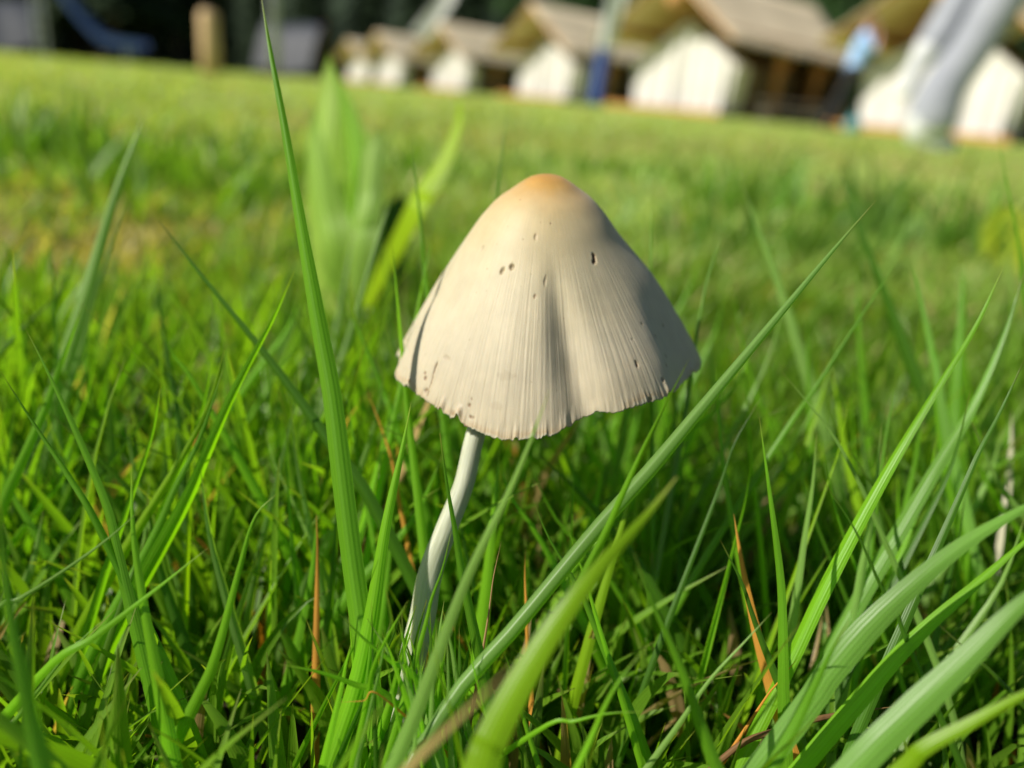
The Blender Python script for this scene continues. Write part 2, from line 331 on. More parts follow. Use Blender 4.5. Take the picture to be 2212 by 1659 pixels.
tc = n.nodes.new('ShaderNodeTexCoord'); nzo = n.nodes.new('ShaderNodeTexNoise'); nzo.inputs['Scale'].default_value = 160; nzo.inputs['Detail'].default_value = 6; L(tc.outputs['Object'], nzo.inputs['Vector'])
ad = n.nodes.new('ShaderNodeMath'); ad.operation = 'MULTIPLY_ADD'; ad.inputs[1].default_value = .16; L(nzo.outputs['Fac'], ad.inputs[0])
sb = n.nodes.new('ShaderNodeMath'); sb.operation = 'SUBTRACT'; sb.inputs[1].default_value = .085; L(sp.outputs['Green'], sb.inputs[0]); L(sb.outputs[0], ad.inputs[2]); L(ad.outputs[0], ramp.inputs[0])
mp = n.nodes.new('ShaderNodeMapping'); mp.inputs['Scale'].default_value = (520, 6, 1); L(uv.outputs[0], mp.inputs['Vector'])
st = n.nodes.new('ShaderNodeTexNoise'); st.inputs['Scale'].default_value = 1; st.inputs['Detail'].default_value = 6; st.inputs['Roughness'].default_value = .65; L(mp.outputs[0], st.inputs['Vector'])
sr = n.nodes.new('ShaderNodeMapRange'); sr.inputs[1].default_value = .25; sr.inputs[2].default_value = .75; sr.inputs[3].default_value = .90; sr.inputs[4].default_value = 1.07; L(st.outputs['Fac'], sr.inputs[0])
sc = n.nodes.new('ShaderNodeVectorMath'); sc.operation = 'SCALE'; L(ramp.outputs[0], sc.inputs[0]); L(sr.outputs[0], sc.inputs['Scale'])
nb = n.nodes.new('ShaderNodeTexNoise'); nb.inputs['Scale'].default_value = 420; nb.inputs['Detail'].default_value = 4; L(tc.outputs['Object'], nb.inputs['Vector'])
br = n.nodes.new('ShaderNodeMapRange'); br.inputs[1].default_value = .3; br.inputs[2].default_value = .7; br.inputs[3].default_value = .94; br.inputs[4].default_value = 1.04; L(nb.outputs['Fac'], br.inputs[0])
sc2 = n.nodes.new('ShaderNodeVectorMath'); sc2.operation = 'SCALE'; L(sc.outputs[0], sc2.inputs[0]); L(br.outputs[0], sc2.inputs['Scale'])
mx = n.nodes.new('ShaderNodeMix'); mx.data_type = 'RGBA'; L(sp.outputs['Red'], mx.inputs[0]); L(sc2.outputs[0], mx.inputs[6]); mx.inputs[7].default_value = (.17,.095,.04,1)
m2 = n.nodes.new('ShaderNodeMix'); m2.data_type = 'RGBA'; L(sp.outputs['Blue'], m2.inputs[0]); L(mx.outputs[2], m2.inputs[6]); m2.inputs[7].default_value = (.30,.19,.10,1)
L(m2.outputs[2], b.inputs['Base Color'])
b.inputs['Roughness'].default_value = .52; b.inputs['Specular IOR Level'].default_value = .35
b.inputs['Subsurface Weight'].default_value = .25; b.inputs['Subsurface Radius'].default_value = (1.0,.6,.3); b.inputs['Subsurface Scale'].default_value = .0012
b.inputs['Sheen Weight'].default_value = .08
bp = n.nodes.new('ShaderNodeBump'); bp.inputs['Strength'].default_value = .5; bp.inputs['Distance'].default_value = .00012
bw = n.nodes.new('ShaderNodeMath'); bw.operation = 'MULTIPLY'; tr_ = n.nodes.new('ShaderNodeMapRange'); tr_.inputs[1].default_value = .22; tr_.inputs[2].default_value = .6; L(sp.outputs['Green'], tr_.inputs[0])
L(st.outputs['Fac'], bw.inputs[0]); L(tr_.outputs[0], bw.inputs[1]); L(bw.outputs[0], bp.inputs['Height'])
ng = n.nodes.new('ShaderNodeTexNoise'); ng.inputs['Scale'].default_value = 5200; ng.inputs['Detail'].default_value = 2; L(tc.outputs['Object'], ng.inputs['Vector'])
bp2 = n.nodes.new('ShaderNodeBump'); bp2.inputs['Strength'].default_value = .35; bp2.inputs['Distance'].default_value = .00006; L(ng.outputs['Fac'], bp2.inputs['Height']); L(bp.outputs[0], bp2.inputs['Normal']); L(bp2.outputs[0], b.inputs['Normal'])
M['cap'] = m
cap = link('cap', mesh_np('cap', AV, np.concatenate([F,F2,F3]), True, AC, AU), m, mush)
cap['label'] = 'cream bell cap with tan tip, fine pleats and brown specks'
# gills under the cap
NG = 64; gv = []; gf = []
for k in range(NG):
    p0 = 2*np.pi*k/NG; tt = np.linspace(.16, .95, 10)
    up = cap_point(np.full(10, p0), tt, .0008, False); lo = up.copy()
    s_ = np.linspace(0, 1, 10); lo[:,2] = up[:,2] - .0035*np.sin(np.pi*np.clip(s_*.9+.08,0,1)); lo[:,:2] *= (.93)
    b0 = len(gv); gv += list(place_cap(up)+aoff) + list(place_cap(lo)+aoff)
    gf += [(b0+j, b0+j+1, b0+11+j, b0+10+j) for j in range(9)]
M['gills'] = noisy('gill_brown', (.28,.17,.09), (.36,.23,.13), 200, .8)
tag(link('gills', mesh_np('gills', np.array(gv), gf), M['gills'], cap), kind='stuff')
# stem
def catmull(pts, n):
    pts = [np.array(p, float) for p in pts]; P_ = [2*pts[0]-pts[1]] + pts + [2*pts[-1]-pts[-2]]
    out = []
    for u in np.linspace(0, len(pts)-1-1e-6, n):
        k = int(u); t = u-k; a, b_, c, d = P_[k:k+4]
        out.append(.5*(2*b_ + (c-a)*t + (2*a-5*b_+4*c-d)*t*t + (3*b_-a-3*c+d)*t**3))
    return np.array(out)
cc_ = place_cap(np.array([[0,0,-.0035]]))[0] + np.array(apex)
sp_pts = [cc_, at(1090,760,.1000), at(1030,930,.0985), at(1002,1045,.0975), at(965,1140,.0968), at(930,1235,.0962), at(912,1335,.0955), at(888,1440,.095), mush_root+Vector((0,0,.006)), mush_root-Vector((0,0,.004))]
sc_ = catmull(sp_pts, 70) - np.array(mush_root); ns = 28; sv = []
for k, p in enumerate(sc_):
    u = k/69; t_ = sc_[min(k+1,69)]-sc_[max(k-1,0)]; t_ /= np.linalg.norm(t_); s1 = np.cross(t_, [0,1,0]); s1 /= np.linalg.norm(s1); s2 = np.cross(t_, s1)
    rad = .00124+.00042*sstep(.25,.75,u)+.0006*sstep(.85,1,u)
    for j in range(ns):
        a = 2*math.pi*j/ns; rj = rad*(1+.012*math.sin(5*a+u*2)+.03*(float(vnoise(a*3, u*30, 51))-.5)); sv.append(p + rj*(math.cos(a)*s1+math.sin(a)*s2))
sid = np.arange(70*ns).reshape(70,ns); sx_ = np.roll(sid,-1,1)
SF = np.stack([sid[:-1], sx_[:-1], sx_[1:], sid[1:]], -1).reshape(-1,4)
suv = np.stack(np.meshgrid(np.arange(70)/69, np.arange(ns)/ns, indexing='ij')[::-1], -1).reshape(-1,2)
m, n, b, o = newmat('mushroom_stem'); L = n.links.new
uv = n.nodes.new('ShaderNodeUVMap'); mp = n.nodes.new('ShaderNodeMapping'); mp.inputs['Scale'].default_value = (22, 7, 1); L(uv.outputs[0], mp.inputs['Vector'])
st = n.nodes.new('ShaderNodeTexNoise'); st.inputs['Scale'].default_value = 1; st.inputs['Detail'].default_value = 6; L(mp.outputs[0], st.inputs['Vector'])
cr = n.nodes.new('ShaderNodeValToRGB'); cr.color_ramp.elements[0].color = (.33,.35,.24,1); cr.color_ramp.elements[1].color = (.46,.475,.36,1); cr.color_ramp.elements[0].position = .3; cr.color_ramp.elements[1].position = .65
L(st.outputs['Fac'], cr.inputs[0]); L(cr.outputs[0], b.inputs['Base Color'])
bp = n.nodes.new('ShaderNodeBump'); bp.inputs['Strength'].default_value = .5; bp.inputs['Distance'].default_value = .0002; L(st.outputs['Fac'], bp.inputs['Height']); L(bp.outputs[0], b.inputs['Normal'])
b.inputs['Roughness'].default_value = .5; b.inputs['Subsurface Weight'].default_value = .6; b.inputs['Subsurface Radius'].default_value = (1,.9,.6); b.inputs['Subsurface Scale'].default_value = .0015
stem = link('stem', mesh_np('stem', np.array(sv), SF, True, None, suv), m, mush)

# ------------------------------------------------------------------ hero grass blades
GREEN = dict(mid=(.14,.34,.016), bright=(.19,.44,.014), dark=(.07,.18,.014), pale=(.23,.40,.085), blue=(.18,.37,.06), lime=(.235,.42,.010),  # blue has the sky's sheen painted into the blade colour
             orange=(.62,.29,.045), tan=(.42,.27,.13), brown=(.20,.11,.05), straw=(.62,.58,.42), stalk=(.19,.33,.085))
def blade_mesh(name, pts, width, col, seg=26, fold=.22, turn=0.0, twist=0.0, tube=False, taper=.5, thick=None, wave=0.0, view=None):
    """pts from tip to root (world, metres); width in metres at its widest; a keeled ribbon or a round stalk"""
    c = catmull(pts[::-1], seg+1); root = c[0].copy(); c = c - root
    seglen = np.concatenate([[0], np.cumsum(np.linalg.norm(np.diff(c, axis=0), axis=1))]); s = seglen/seglen[-1]
    t = np.gradient(c, axis=0); t /= np.linalg.norm(t, axis=1, keepdims=True)
    w_ = width*np.clip((1-s)/taper, 0, 1)**.82*(.62+.38*sstep(0,.35,s)); w_ = np.maximum(w_, width*.02)
    vd = view if view is not None else (c[seg//2]+root-np.array(CAM)); vd = vd/np.linalg.norm(vd)
    out = []; uv = []; cols = []
    base = np.array(col)
    for k in range(seg+1):
        sd_ = np.cross(t[k], vd); sd_ /= np.linalg.norm(sd_)+1e-9; nn = np.cross(sd_, t[k])
        a = turn + twist*s[k]; sw = math.cos(a)*sd_ + math.sin(a)*nn; nw = -math.sin(a)*sd_ + math.cos(a)*nn
        cc = base*(1+.18*(float(vnoise(s[k]*7+width*9e4, c[seg//2][0]*900, 61))-.5)*2)
        if s[k] > .94: cc = cc*(1-(s[k]-.94)/.06*.6) + np.array((.30,.22,.06))*((s[k]-.94)/.06*.6)
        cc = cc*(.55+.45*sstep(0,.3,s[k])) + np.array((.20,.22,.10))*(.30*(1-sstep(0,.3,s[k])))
        if tube:
            for j in range(8):
                an = 2*math.pi*j/8; out.append(c[k] + w_[k]*.5*(math.cos(an)*sw+math.sin(an)*nw)); uv.append((j/8, s[k])); cols.append(cc)
        else:
            wv = wave*width*math.sin(s[k]*21+width*5e4)
            for q in (-1,-.5,0,.5,1):
                out.append(c[k] + sw*(q*w_[k]*.5) + nw*(fold*w_[k]*abs(q) + wv*q)); uv.append((.5+q*.5, s[k])); cols.append(cc*(1.12 if q == 0 else 1))
    nr = 8 if tube else 5; f = []
    for k in range(seg):
        for j in range(nr if tube else nr-1):
            a0 = k*nr+j; a1 = k*nr+(j+1)%nr; f.append((a0, a1, a1+nr, a0+nr))
    return mesh_np(name, np.array(out), f, True, np.array(cols), np.array(uv)), Vector(root)
def to_ground(pts):
    """carry the lower end of a blade on down into the soil"""
    p, q = pts[-1], pts[-2]; d = (p-q).normalized()
    if p.z < .002: return pts
    dh = Vector((d.x, d.y, 0)); k = min(1.0, p.z*.5)
    reach = min(p.z*.55, p.z*dh.length/max(-d.z, .25)) if d.z < 0 else p.z*.4
    root = Vector((p.x, p.y, 0)) + (dh.normalized()*reach if dh.length > 1e-6 else Vector())
    if p.z > .012: pts = pts + [p.lerp(root, .5) + dh*p.z*.10]
    return pts + [Vector((root.x, root.y, -.002))]
HERO = [
 # (label, colour, width px, depths, [(vx,vy)...tip to base], options)
 ('tallest grass blade, broad and upright, rising left of the mushroom past the tents', 'mid', 41, (.096,.088), [(563,-14),(583,110),(612,270),(645,470),(685,700),(712,850),(730,1000),(748,1150),(768,1300)], dict(fold=.3, turn=.35)),
 ('dark slanting blade crossing behind the tallest blade', 'dark', 25, (.108,.104), [(343,477),(430,590),(550,740),(640,860),(710,960),(800,1090)], dict(fold=.3, turn=.5)),  # dark colour stands for the blade's shadow side
 ('kinked bright blade leaning right against the tallest blade', 'bright', 28, (.10,.10), [(637,582),(590,690),(530,800),(495,870),(440,1000),(400,1090)], dict(turn=-.4)),
 ('long blurred blade standing behind the kinked bright blade', 'pale', 34, (.145,.14), [(312,245),(262,380),(215,530),(180,650),(140,790)], dict(turn=.3)),
 ('thin pale blade beside the long blurred blade', 'pale', 15, (.135,.135), [(285,400),(240,530),(200,660),(175,760)], {}),
 ('curved blade with blue-green inner face among the turf left of the mushroom', 'mid', 23, (.09,.088), [(50,700),(110,820),(170,950),(230,1100),(255,1210)], dict(turn=.5)),
 ('slanting olive blade left of the curved blue-green one', 'mid', 20, (.09,.088), [(0,800),(70,910),(150,1030),(225,1160)], dict(turn=-.3)),
 ('short thin upright blade out of focus near the long blurred blade', 'mid', 12, (.13,.13), [(105,490),(115,600),(122,740)], {}),
 ('narrow upright blade with a keel, lowest and sharpest in the left turf', 'bright', 30, (.082,.078), [(283,1000),(287,1150),(308,1300),(345,1500),(375,1665)], dict(turn=.3)),
 ('long round grass stalk slanting across the turf right of the mushroom', 'stalk', 29, (.093,.078), [(1893,432),(1800,540),(1700,660),(1600,780),(1500,900),(1400,1020),(1300,1130),(1200,1250),(1100,1370),(1000,1480),(920,1600),(880,1662)], dict(tube=True, taper=.38)),
 ('blade whose soft tip overlaps the front of the mushroom cap', 'pale', 31, (.070,.074), [(1189,836),(1150,940),(1100,1060),(1040,1180),(990,1290),(930,1450),(880,1580)], dict(turn=.3)),
 ('bright blade whose tip touches the right rim of the cap', 'bright', 25, (.078,.080), [(1489,775),(1440,870),(1390,970),(1340,1080),(1290,1190)], dict(turn=-.3)),
 ('widest bright green blade, soft and arching, in front of the mushroom stem', 'lime', 138, (.066,.060), [(1462,1030),(1390,1120),(1300,1220),(1200,1350),(1120,1480),(1060,1600),(1030,1690)], dict(fold=.12, taper=.85)),
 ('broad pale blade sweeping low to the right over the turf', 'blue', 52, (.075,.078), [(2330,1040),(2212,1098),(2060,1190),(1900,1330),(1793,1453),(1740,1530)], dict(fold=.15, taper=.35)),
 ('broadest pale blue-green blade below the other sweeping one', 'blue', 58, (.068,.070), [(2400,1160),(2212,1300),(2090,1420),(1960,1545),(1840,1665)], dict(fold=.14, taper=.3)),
 ('bright arched blade lowest at the right under the pale ones', 'lime', 46, (.064,.068), [(2350,1440),(2212,1500),(2090,1565),(1990,1620),(1930,1680)], dict(fold=.18, taper=.4)),
 ('soft thin blade at the edge below the walking person', 'mid', 13, (.13,.13), [(2153,275),(2170,370),(2190,470),(2205,560),(2216,660)], {}),
 ('long straight bright blade slanting right of the round stalk', 'bright', 28, (.095,.093), [(2171,568),(2110,700),(2030,830),(1950,960),(1870,1100),(1780,1270),(1705,1430)], dict(turn=.4)),
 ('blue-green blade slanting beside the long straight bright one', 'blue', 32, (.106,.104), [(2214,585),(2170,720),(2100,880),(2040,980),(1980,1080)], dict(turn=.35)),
 ('thin olive blade slanting between the round stalk and the bright one', 'mid', 14, (.112,.11), [(1952,543),(1850,700),(1760,840),(1685,950)], {}),
 ('dark out-of-focus blade bending behind the tip of the round stalk', 'dark', 26, (.155,.15), [(1812,345),(1840,450),(1880,560),(1935,710)], dict(turn=.6)),  # shadow on this blade is painted as its dark colour
 ('pale out-of-focus blade right of the cap', 'pale', 25, (.155,.15), [(1598,385),(1640,500),(1690,640),(1722,740)], {}),
 ('upright green blade in front of the dark gap beside the orange blade', 'mid', 24, (.087,.086), [(1640,900),(1660,1050),(1685,1250),(1690,1400),(1692,1545)], dict(turn=.3)),
 ('thin dark blade crossing the long straight bright one', 'dark', 15, (.08,.081), [(1773,1030),(1850,1150),(1900,1260),(1938,1325),(1965,1400)], {}),
 ('withered orange blade standing in the dark gap right of the stem', 'orange', 30, (.096,.094), [(1585,1110),(1605,1230),(1635,1370),(1665,1480)], dict(fold=.2)),
 ('green blade crossing in front of the mushroom stem', 'mid', 27, (.085,.085), [(950,935),(965,1040),(985,1150),(1004,1260)], dict(turn=-.4)),
 ('tall glossy blade with a bright edge just left of the stem', 'bright', 40, (.090,.085), [(888,868),(868,970),(845,1070),(825,1170),(800,1330),(770,1470),(728,1600)], dict(fold=.35, turn=.3)),
 ('forked-looking bright blade in the low turf left of the glossy one', 'bright', 28, (.081,.080), [(600,1064),(550,1118),(515,1235),(465,1417),(420,1520)], dict(turn=.2)),
 ('thin blade lying across the left turf towards its tip', 'pale', 15, (.08,.082), [(324,1083),(229,1167),(120,1245),(40,1295),(-20,1330)], {}),
 ('blade leaning right across the narrow upright one', 'bright', 23, (.079,.08), [(449,1184),(324,1282),(202,1376),(94,1450)], dict(turn=.4)),
 ('narrow bright blade leaning right below the kinked one', 'mid', 20, (.10,.10), [(483,795),(432,945),(378,1053),(328,1165)], dict(turn=.3)),
 ('dark upright blade in the shaded left turf', 'dark', 17, (.122,.12), [(337,580),(357,742),(384,891),(391,985)], {}),
 ('short leaf pointing left over the turf under the glossy blade', 'bright', 30, (.078,.082), [(600,1434),(690,1452),(770,1480),(850,1515)], dict(taper=.6)),
 ('small bright blade hugging the base of the stem', 'bright', 18, (.084,.083), [(975,1147),(956,1228),(932,1295),(912,1375)], {}),
 ('bright blade rising just behind and right of the stem', 'bright', 28, (.107,.105), [(1080,966),(1071,1056),(1056,1199),(1037,1367)], dict(turn=.3)),
 ('thin tan stalk standing right of the stem', 'tan', 9, (.086,.087), [(1083,1170),(1066,1247),(1056,1324),(1037,1440)], dict(tube=True)),
 ('dark blade slanting down under the rim of the cap', 'dark', 22, (.112,.11), [(1152,974),(1238,1051),(1305,1127),(1390,1240)], dict(turn=.4)),
 ('blade leaning left under the cap', 'mid', 20, (.091,.09), [(1150,1075),(1181,1151),(1219,1218),(1253,1276),(1285,1350)], dict(turn=-.3)),
 ('thin blade beside the left-leaning one under the cap', 'bright', 14, (.091,.09), [(1217,1106),(1243,1190),(1268,1262),(1290,1340)], {}),
 ('soft green blade slanting down right of the widest one', 'mid', 37, (.071,.072), [(1368,1190),(1406,1295),(1449,1391),(1492,1501),(1540,1640)], dict(fold=.2)),
 ('bright blade leaning right at the foot of the widest one', 'bright', 24, (.07,.07), [(1396,1396),(1339,1467),(1301,1535),(1260,1628)], dict(turn=.3)),
 ('pointed leaf lying flat right of the widest blade', 'bright', 17, (.074,.078), [(1394,1537),(1310,1542),(1240,1558),(1165,1576)], {}),
 ('pointed leaf rising left across the glossy blade', 'bright', 25, (.08,.082), [(733,1326),(788,1381),(846,1429),(910,1478)], dict(turn=-.2)),
 ('bright pointed blade leaning right across the glossy one', 'bright', 20, (.078,.08), [(882,1297),(831,1386),(805,1450),(790,1530)], {}),
 ('soft narrow blade below the stem', 'lime', 17, (.067,.068), [(932,1372),(951,1458),(980,1558),(1000,1650)], {}),
 ('thin orange withered blade left of the stem under the rim', 'orange', 11, (.112,.11), [(790,835),(831,945),(850,1012),(862,1080)], {}),
 ('rusty withered blade right of the tan stalk', 'orange', 13, (.097,.096), [(1135,1185),(1134,1250),(1137,1320),(1140,1400)], {}),
 ('short orange blade left of the glossy blade', 'orange', 17, (.101,.10), [(683,1110),(686,1180),(685,1265)], {}),
 ('orange shred lying flat under the glossy blade', 'orange', 11, (.079,.08), [(735,1517),(785,1514),(832,1510)], {}),
 ('thin orange stalk leaning at the foot of the orange blade', 'orange', 11, (.088,.087), [(1727,1417),(1680,1475),(1637,1533)], dict(tube=True)),
 ('brown runner lying along the soil under the pale blades', 'brown', 12, (.088,.086), [(1935,1526),(1801,1545),(1675,1579),(1572,1629)], dict(tube=True, taper=.2)),
 ('olive blade rising over the broad pale blade', 'mid', 42, (.072,.073), [(1836,1338),(1794,1411),(1755,1491),(1700,1600)], dict(fold=.2)),
 ('slim pale blade leaning right beside the upright green one', 'pale', 15, (.08,.081), [(1667,1323),(1607,1388),(1534,1468),(1455,1580)], {}),
 ('dark pointed leaf left of the orange blade', 'dark', 22, (.09,.09), [(1555,1165),(1580,1213),(1607,1270),(1640,1370)], {}),
 ('soft broad blade at the left edge of the turf', 'mid', 48, (.062,.062), [(-6,1060),(20,1316),(54,1484),(90,1660)], dict(fold=.2)),
 ('small pale blade low in the left turf', 'pale', 12, (.082,.082), [(224,1338),(178,1380),(132,1428)], {}),
 ('jointed pale stalk with dark nodes behind the right rim', 'pale', 13, (.117,.115), [(1572,473),(1535,580),(1510,690),(1487,850),(1462,990)], dict(tube=True)),
 ('thin upright blade behind the right shoulder of the cap', 'mid', 9, (.122,.12), [(1412,365),(1408,470),(1405,570),(1404,680)], {}),
 ('thin blade rising above the tip of the cap', 'mid', 13, (.132,.13), [(1098,228),(1086,320),(1075,420),(1066,520)], {}),
 ('thin olive blade left of the cap in front of the broad-leaved plant', 'mid', 16, (.122,.12), [(885,290),(900,400),(912,520),(925,650)], {}),
 ('short blade touching the left slope of the cap', 'bright', 14, (.118,.117), [(948,478),(930,540),(913,610),(900,680)], {}),
 ('blade tucked behind the left rim of the cap', 'bright', 19, (.108,.106), [(847,522),(856,620),(868,750),(880,880)], {}),
 ('pale blurred blade between the tallest blade and the cap', 'pale', 17, (.145,.14), [(862,385),(815,520),(770,680),(728,810)], {}),
 ('faint pale blade close behind the tallest blade', 'pale', 18, (.165,.16), [(766,498),(740,640),(715,780)], {}),
 ('bright blade standing at the foot of the long blurred one', 'bright', 24, (.112,.11), [(182,648),(130,790),(88,905)], {}),
 ('green blade leaning left under the cap, left of the stem', 'mid', 21, (.122,.12), [(745,650),(790,750),(830,850),(852,910)], {}),
 ('dark thin blade leaning right under the round stalk', 'dark', 13, (.101,.10), [(1642,862),(1587,959),(1544,1080)], {}),
 ('thin blade leaning left beneath the round stalk', 'pale', 14, (.101,.10), [(1688,803),(1751,877),(1802,944),(1849,1030),(1890,1120)], {}),
 ('thin upright olive blade among the right turf', 'mid', 13, (.112,.11), [(1942,807),(1919,912),(1903,1018),(1890,1110)], {}),
 ('lime blade glowing between the round stalk and the olive one', 'lime', 24, (.132,.13), [(1796,790),(1812,890),(1829,985)], {}),
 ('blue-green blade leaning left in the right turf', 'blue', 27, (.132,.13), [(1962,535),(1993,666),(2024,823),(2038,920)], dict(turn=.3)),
 ('wide upright blade out of focus by the yellow-green leaf', 'mid', 38, (.155,.15), [(2080,560),(2078,680),(2070,800),(2066,920)], dict(fold=.3)),
 ('dark blade curving at the right edge of the turf', 'dark', 22, (.092,.09), [(2216,770),(2161,889),(2114,979),(2070,1080)], {}),
 ('pale straw-coloured blade standing in for a sun glint in the right turf', 'straw', 21, (.135,.133), [(2186,885),(2184,960),(2180,1030),(2177,1060)], dict(fold=.1)),  # light straw colour takes the place of a sun glint
 ('bright green blade between the two broad pale ones', 'bright', 36, (.08,.081), [(2290,1110),(2212,1171),(2107,1262),(1992,1362),(1878,1484)], dict(turn=.2, taper=.4)),
]
sr_ = random.Random(3)
for k in range(48):
    tx, ty = sr_.gauss(888,62), sr_.uniform(1290,1450); dd = sr_.uniform(.078,.091); ln = sr_.uniform(90,200); sl_ = sr_.uniform(-70,70)
    ck_ = sr_.choice(('bright','mid','bright','dark','pale')); ln_ = 'leaning to the tallest blade' if sl_ > 25 else ('leaning to the orange blade' if sl_ < -25 else 'standing straight')
    HERO.append((f'{"long" if ln > 145 else "short"} {dict(bright="bright",mid="green",dark="dark",pale="pale")[ck_]} shoot at the foot of the mushroom stem {ln_}', ck_, sr_.uniform(12,26), (dd,dd), [(tx,ty),(tx+sl_*.45,ty+ln*.5),(tx+sl_*.8,ty+ln)], dict(turn=sr_.uniform(-.6,.6))))
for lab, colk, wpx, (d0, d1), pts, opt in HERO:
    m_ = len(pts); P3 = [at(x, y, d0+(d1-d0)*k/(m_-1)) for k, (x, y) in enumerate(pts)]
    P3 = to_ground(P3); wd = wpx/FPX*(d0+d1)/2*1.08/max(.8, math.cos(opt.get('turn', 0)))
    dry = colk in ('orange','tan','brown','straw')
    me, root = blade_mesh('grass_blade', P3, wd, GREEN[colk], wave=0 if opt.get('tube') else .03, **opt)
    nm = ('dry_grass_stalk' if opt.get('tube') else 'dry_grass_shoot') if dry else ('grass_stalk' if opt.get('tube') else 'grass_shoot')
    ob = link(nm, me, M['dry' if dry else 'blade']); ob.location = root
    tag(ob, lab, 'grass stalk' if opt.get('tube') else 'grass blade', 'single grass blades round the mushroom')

# ------------------------------------------------------------------ turf (uncountable blades)
def lawn_color(x, y, n_, dryk=.06):
    """colour of each blade: green to yellow-green, far blades paler with painted sheen, with straw-coloured patches in the lawn"""
    a = vnoise(x*9+3, y*9, 71)*.5 + vnoise(x*1.7, y*1.7, 72)*.5; u = rng.random(n_)
    k = np.clip(a*.7+u*.55-.12, 0, 1)[:,None]
    far_ = sstep(.16, .9, np.hypot(x, y))[:,None]  # blades get paler with distance: whitish lawn sheen put into the colour
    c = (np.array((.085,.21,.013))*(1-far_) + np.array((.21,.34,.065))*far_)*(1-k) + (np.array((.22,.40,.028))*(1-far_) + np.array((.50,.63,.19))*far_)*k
    r = np.hypot(x, y)
    patch = sstep(.60, .74, vnoise(x*2.1+11, y*2.1, 73))*sstep(.25,.5,r)*.75
    far = sstep(1.2, 5, r)*.08
    dry = (rng.random(n_) < dryk + patch*.4 + far + .8*bare(x, y))
    dc = np.array((.40,.27,.10)) + rng.random((n_,1))*np.array((.14,.12,.08))
    orange = (rng.random(n_) < .22)[:,None]; dc = np.where(orange, np.array((.46,.19,.04)), dc)
    dc = np.where((r > .15)[:,None], np.array((.46,.42,.17))*(.8+.4*rng.random((n_,1))), dc)
    return np.where(dry[:,None], dc, c*(.8+.4*rng.random((n_,1))))
def turf_arrays(x, y, h, wd, lean, az, face, bend, droop, K, ring, cols, z0=None):
    N = len(x); s = np.linspace(0, 1, K+1)[None,:]
    off = h[:,None]*(lean[:,None]*s + bend[:,None]*s*s)
    cx = x[:,None] + np.cos(az)[:,None]*off; cy = y[:,None] + np.sin(az)[:,None]*off
    cz = h[:,None]*(s - droop[:,None]*s**3) - .001 + (0 if z0 is None else z0[:,None])
    ww = wd[:,None]*np.clip((1-s)/.6, 0, 1)**.85*(.7+.3*np.clip(s/.3,0,1)) + wd[:,None]*.02
    dx, dy = np.cos(face)[:,None], np.sin(face)[:,None]
    qs = (-1,0,1) if ring == 3 else (-1,1)
    V = np.zeros((N,K+1,ring,3)); U = np.zeros((N,K+1,ring,2))
    for j, q in enumerate(qs):
        f_ = .28*ww if (ring == 3 and q != 0) else 0
        V[:,:,j,0] = cx + dx*ww*.5*q - dy*f_; V[:,:,j,1] = cy + dy*ww*.5*q + dx*f_; V[:,:,j,2] = cz
        U[:,:,j,0] = .5+.5*q; U[:,:,j,1] = np.broadcast_to(s, (N,K+1))
    C = np.repeat(cols[:,None,:], (K+1)*ring, 1).reshape(N,K+1,ring,3).copy()
    tipk = np.clip((s-.9)/.1,0,1)[...,None,None]*.5
    C = C*(1-tipk) + np.array((.30,.24,.08))*tipk
    idx = np.arange(N*(K+1)*ring).reshape(N,K+1,ring)
    F = np.stack([idx[:,:-1,:-1], idx[:,:-1,1:], idx[:,1:,1:], idx[:,1:,:-1]], -1).reshape(N,-1,4)
    return V, F, C, U
def turf_params(x, y, hmean, hs, wmean):
    N = len(x)
    h = np.clip(hmean*(1+hs*rng.standard_normal(N)), hmean*.35, hmean*2.1)
    return dict(h=h, wd=wmean*(.6+.8*rng.random(N))*np.clip(h/hmean,.6,1.3), lean=.03+.42*rng.random(N)**1.4, az=2*np.pi*rng.random(N), face=np.pi*rng.random(N),
                bend=.5*rng.random(N)**1.5, droop=.35*rng.random(N)**2)
def view_ok(x, y, m=1.0):
    return np.abs(x) < (.055 + .80*np.maximum(y, 0))*m
BARE = [(ground_at(120, .33), .05, .07), (ground_at(230, 1.0), .14, .22), (ground_at(1890, 1.15), .16, .2), (ground_at(700, 2.0), .2, .4), (ground_at(60, .45), .05, .06), (ground_at(330, .40), .05, .05)]
def bare(x, y):
    k = np.zeros(len(x))
    for c, rx, ry in BARE: k = np.maximum(k, 1-sstep(.5, 1.1, np.hypot((x-c.x)/rx, (y-c.y)/ry) + .5*(vnoise(x*60, y*60, 87)-.5)))
    return k
# near turf
N = 17500
y = .012 + .40*rng.random(N)**1.15; x = (rng.random(N)*2-1)*(.07+.78*y)
clump = vnoise(x*70, y*70, 81); keep = rng.random(N) < (.45+.75*clump)*np.where(y < .105, .62, 1.0); x, y = x[keep], y[keep]; N = len(x)
p = turf_params(x, y, .033, .34, .0018)
p['h'] *= (.62+.7*vnoise(x*28, y*28, 82))*np.where(y < .1, .78, 1.0)
p['h'] *= np.where(rng.random(N) < .12, 1.45, 1.0)*(1-.5*sstep(.15,.28,y))*(1-.6*bare(x, y))
shady = np.exp(-(((x-.045)/.02)**2 + ((y-.115)/.022)**2)); p['h'] *= 1-.55*shady
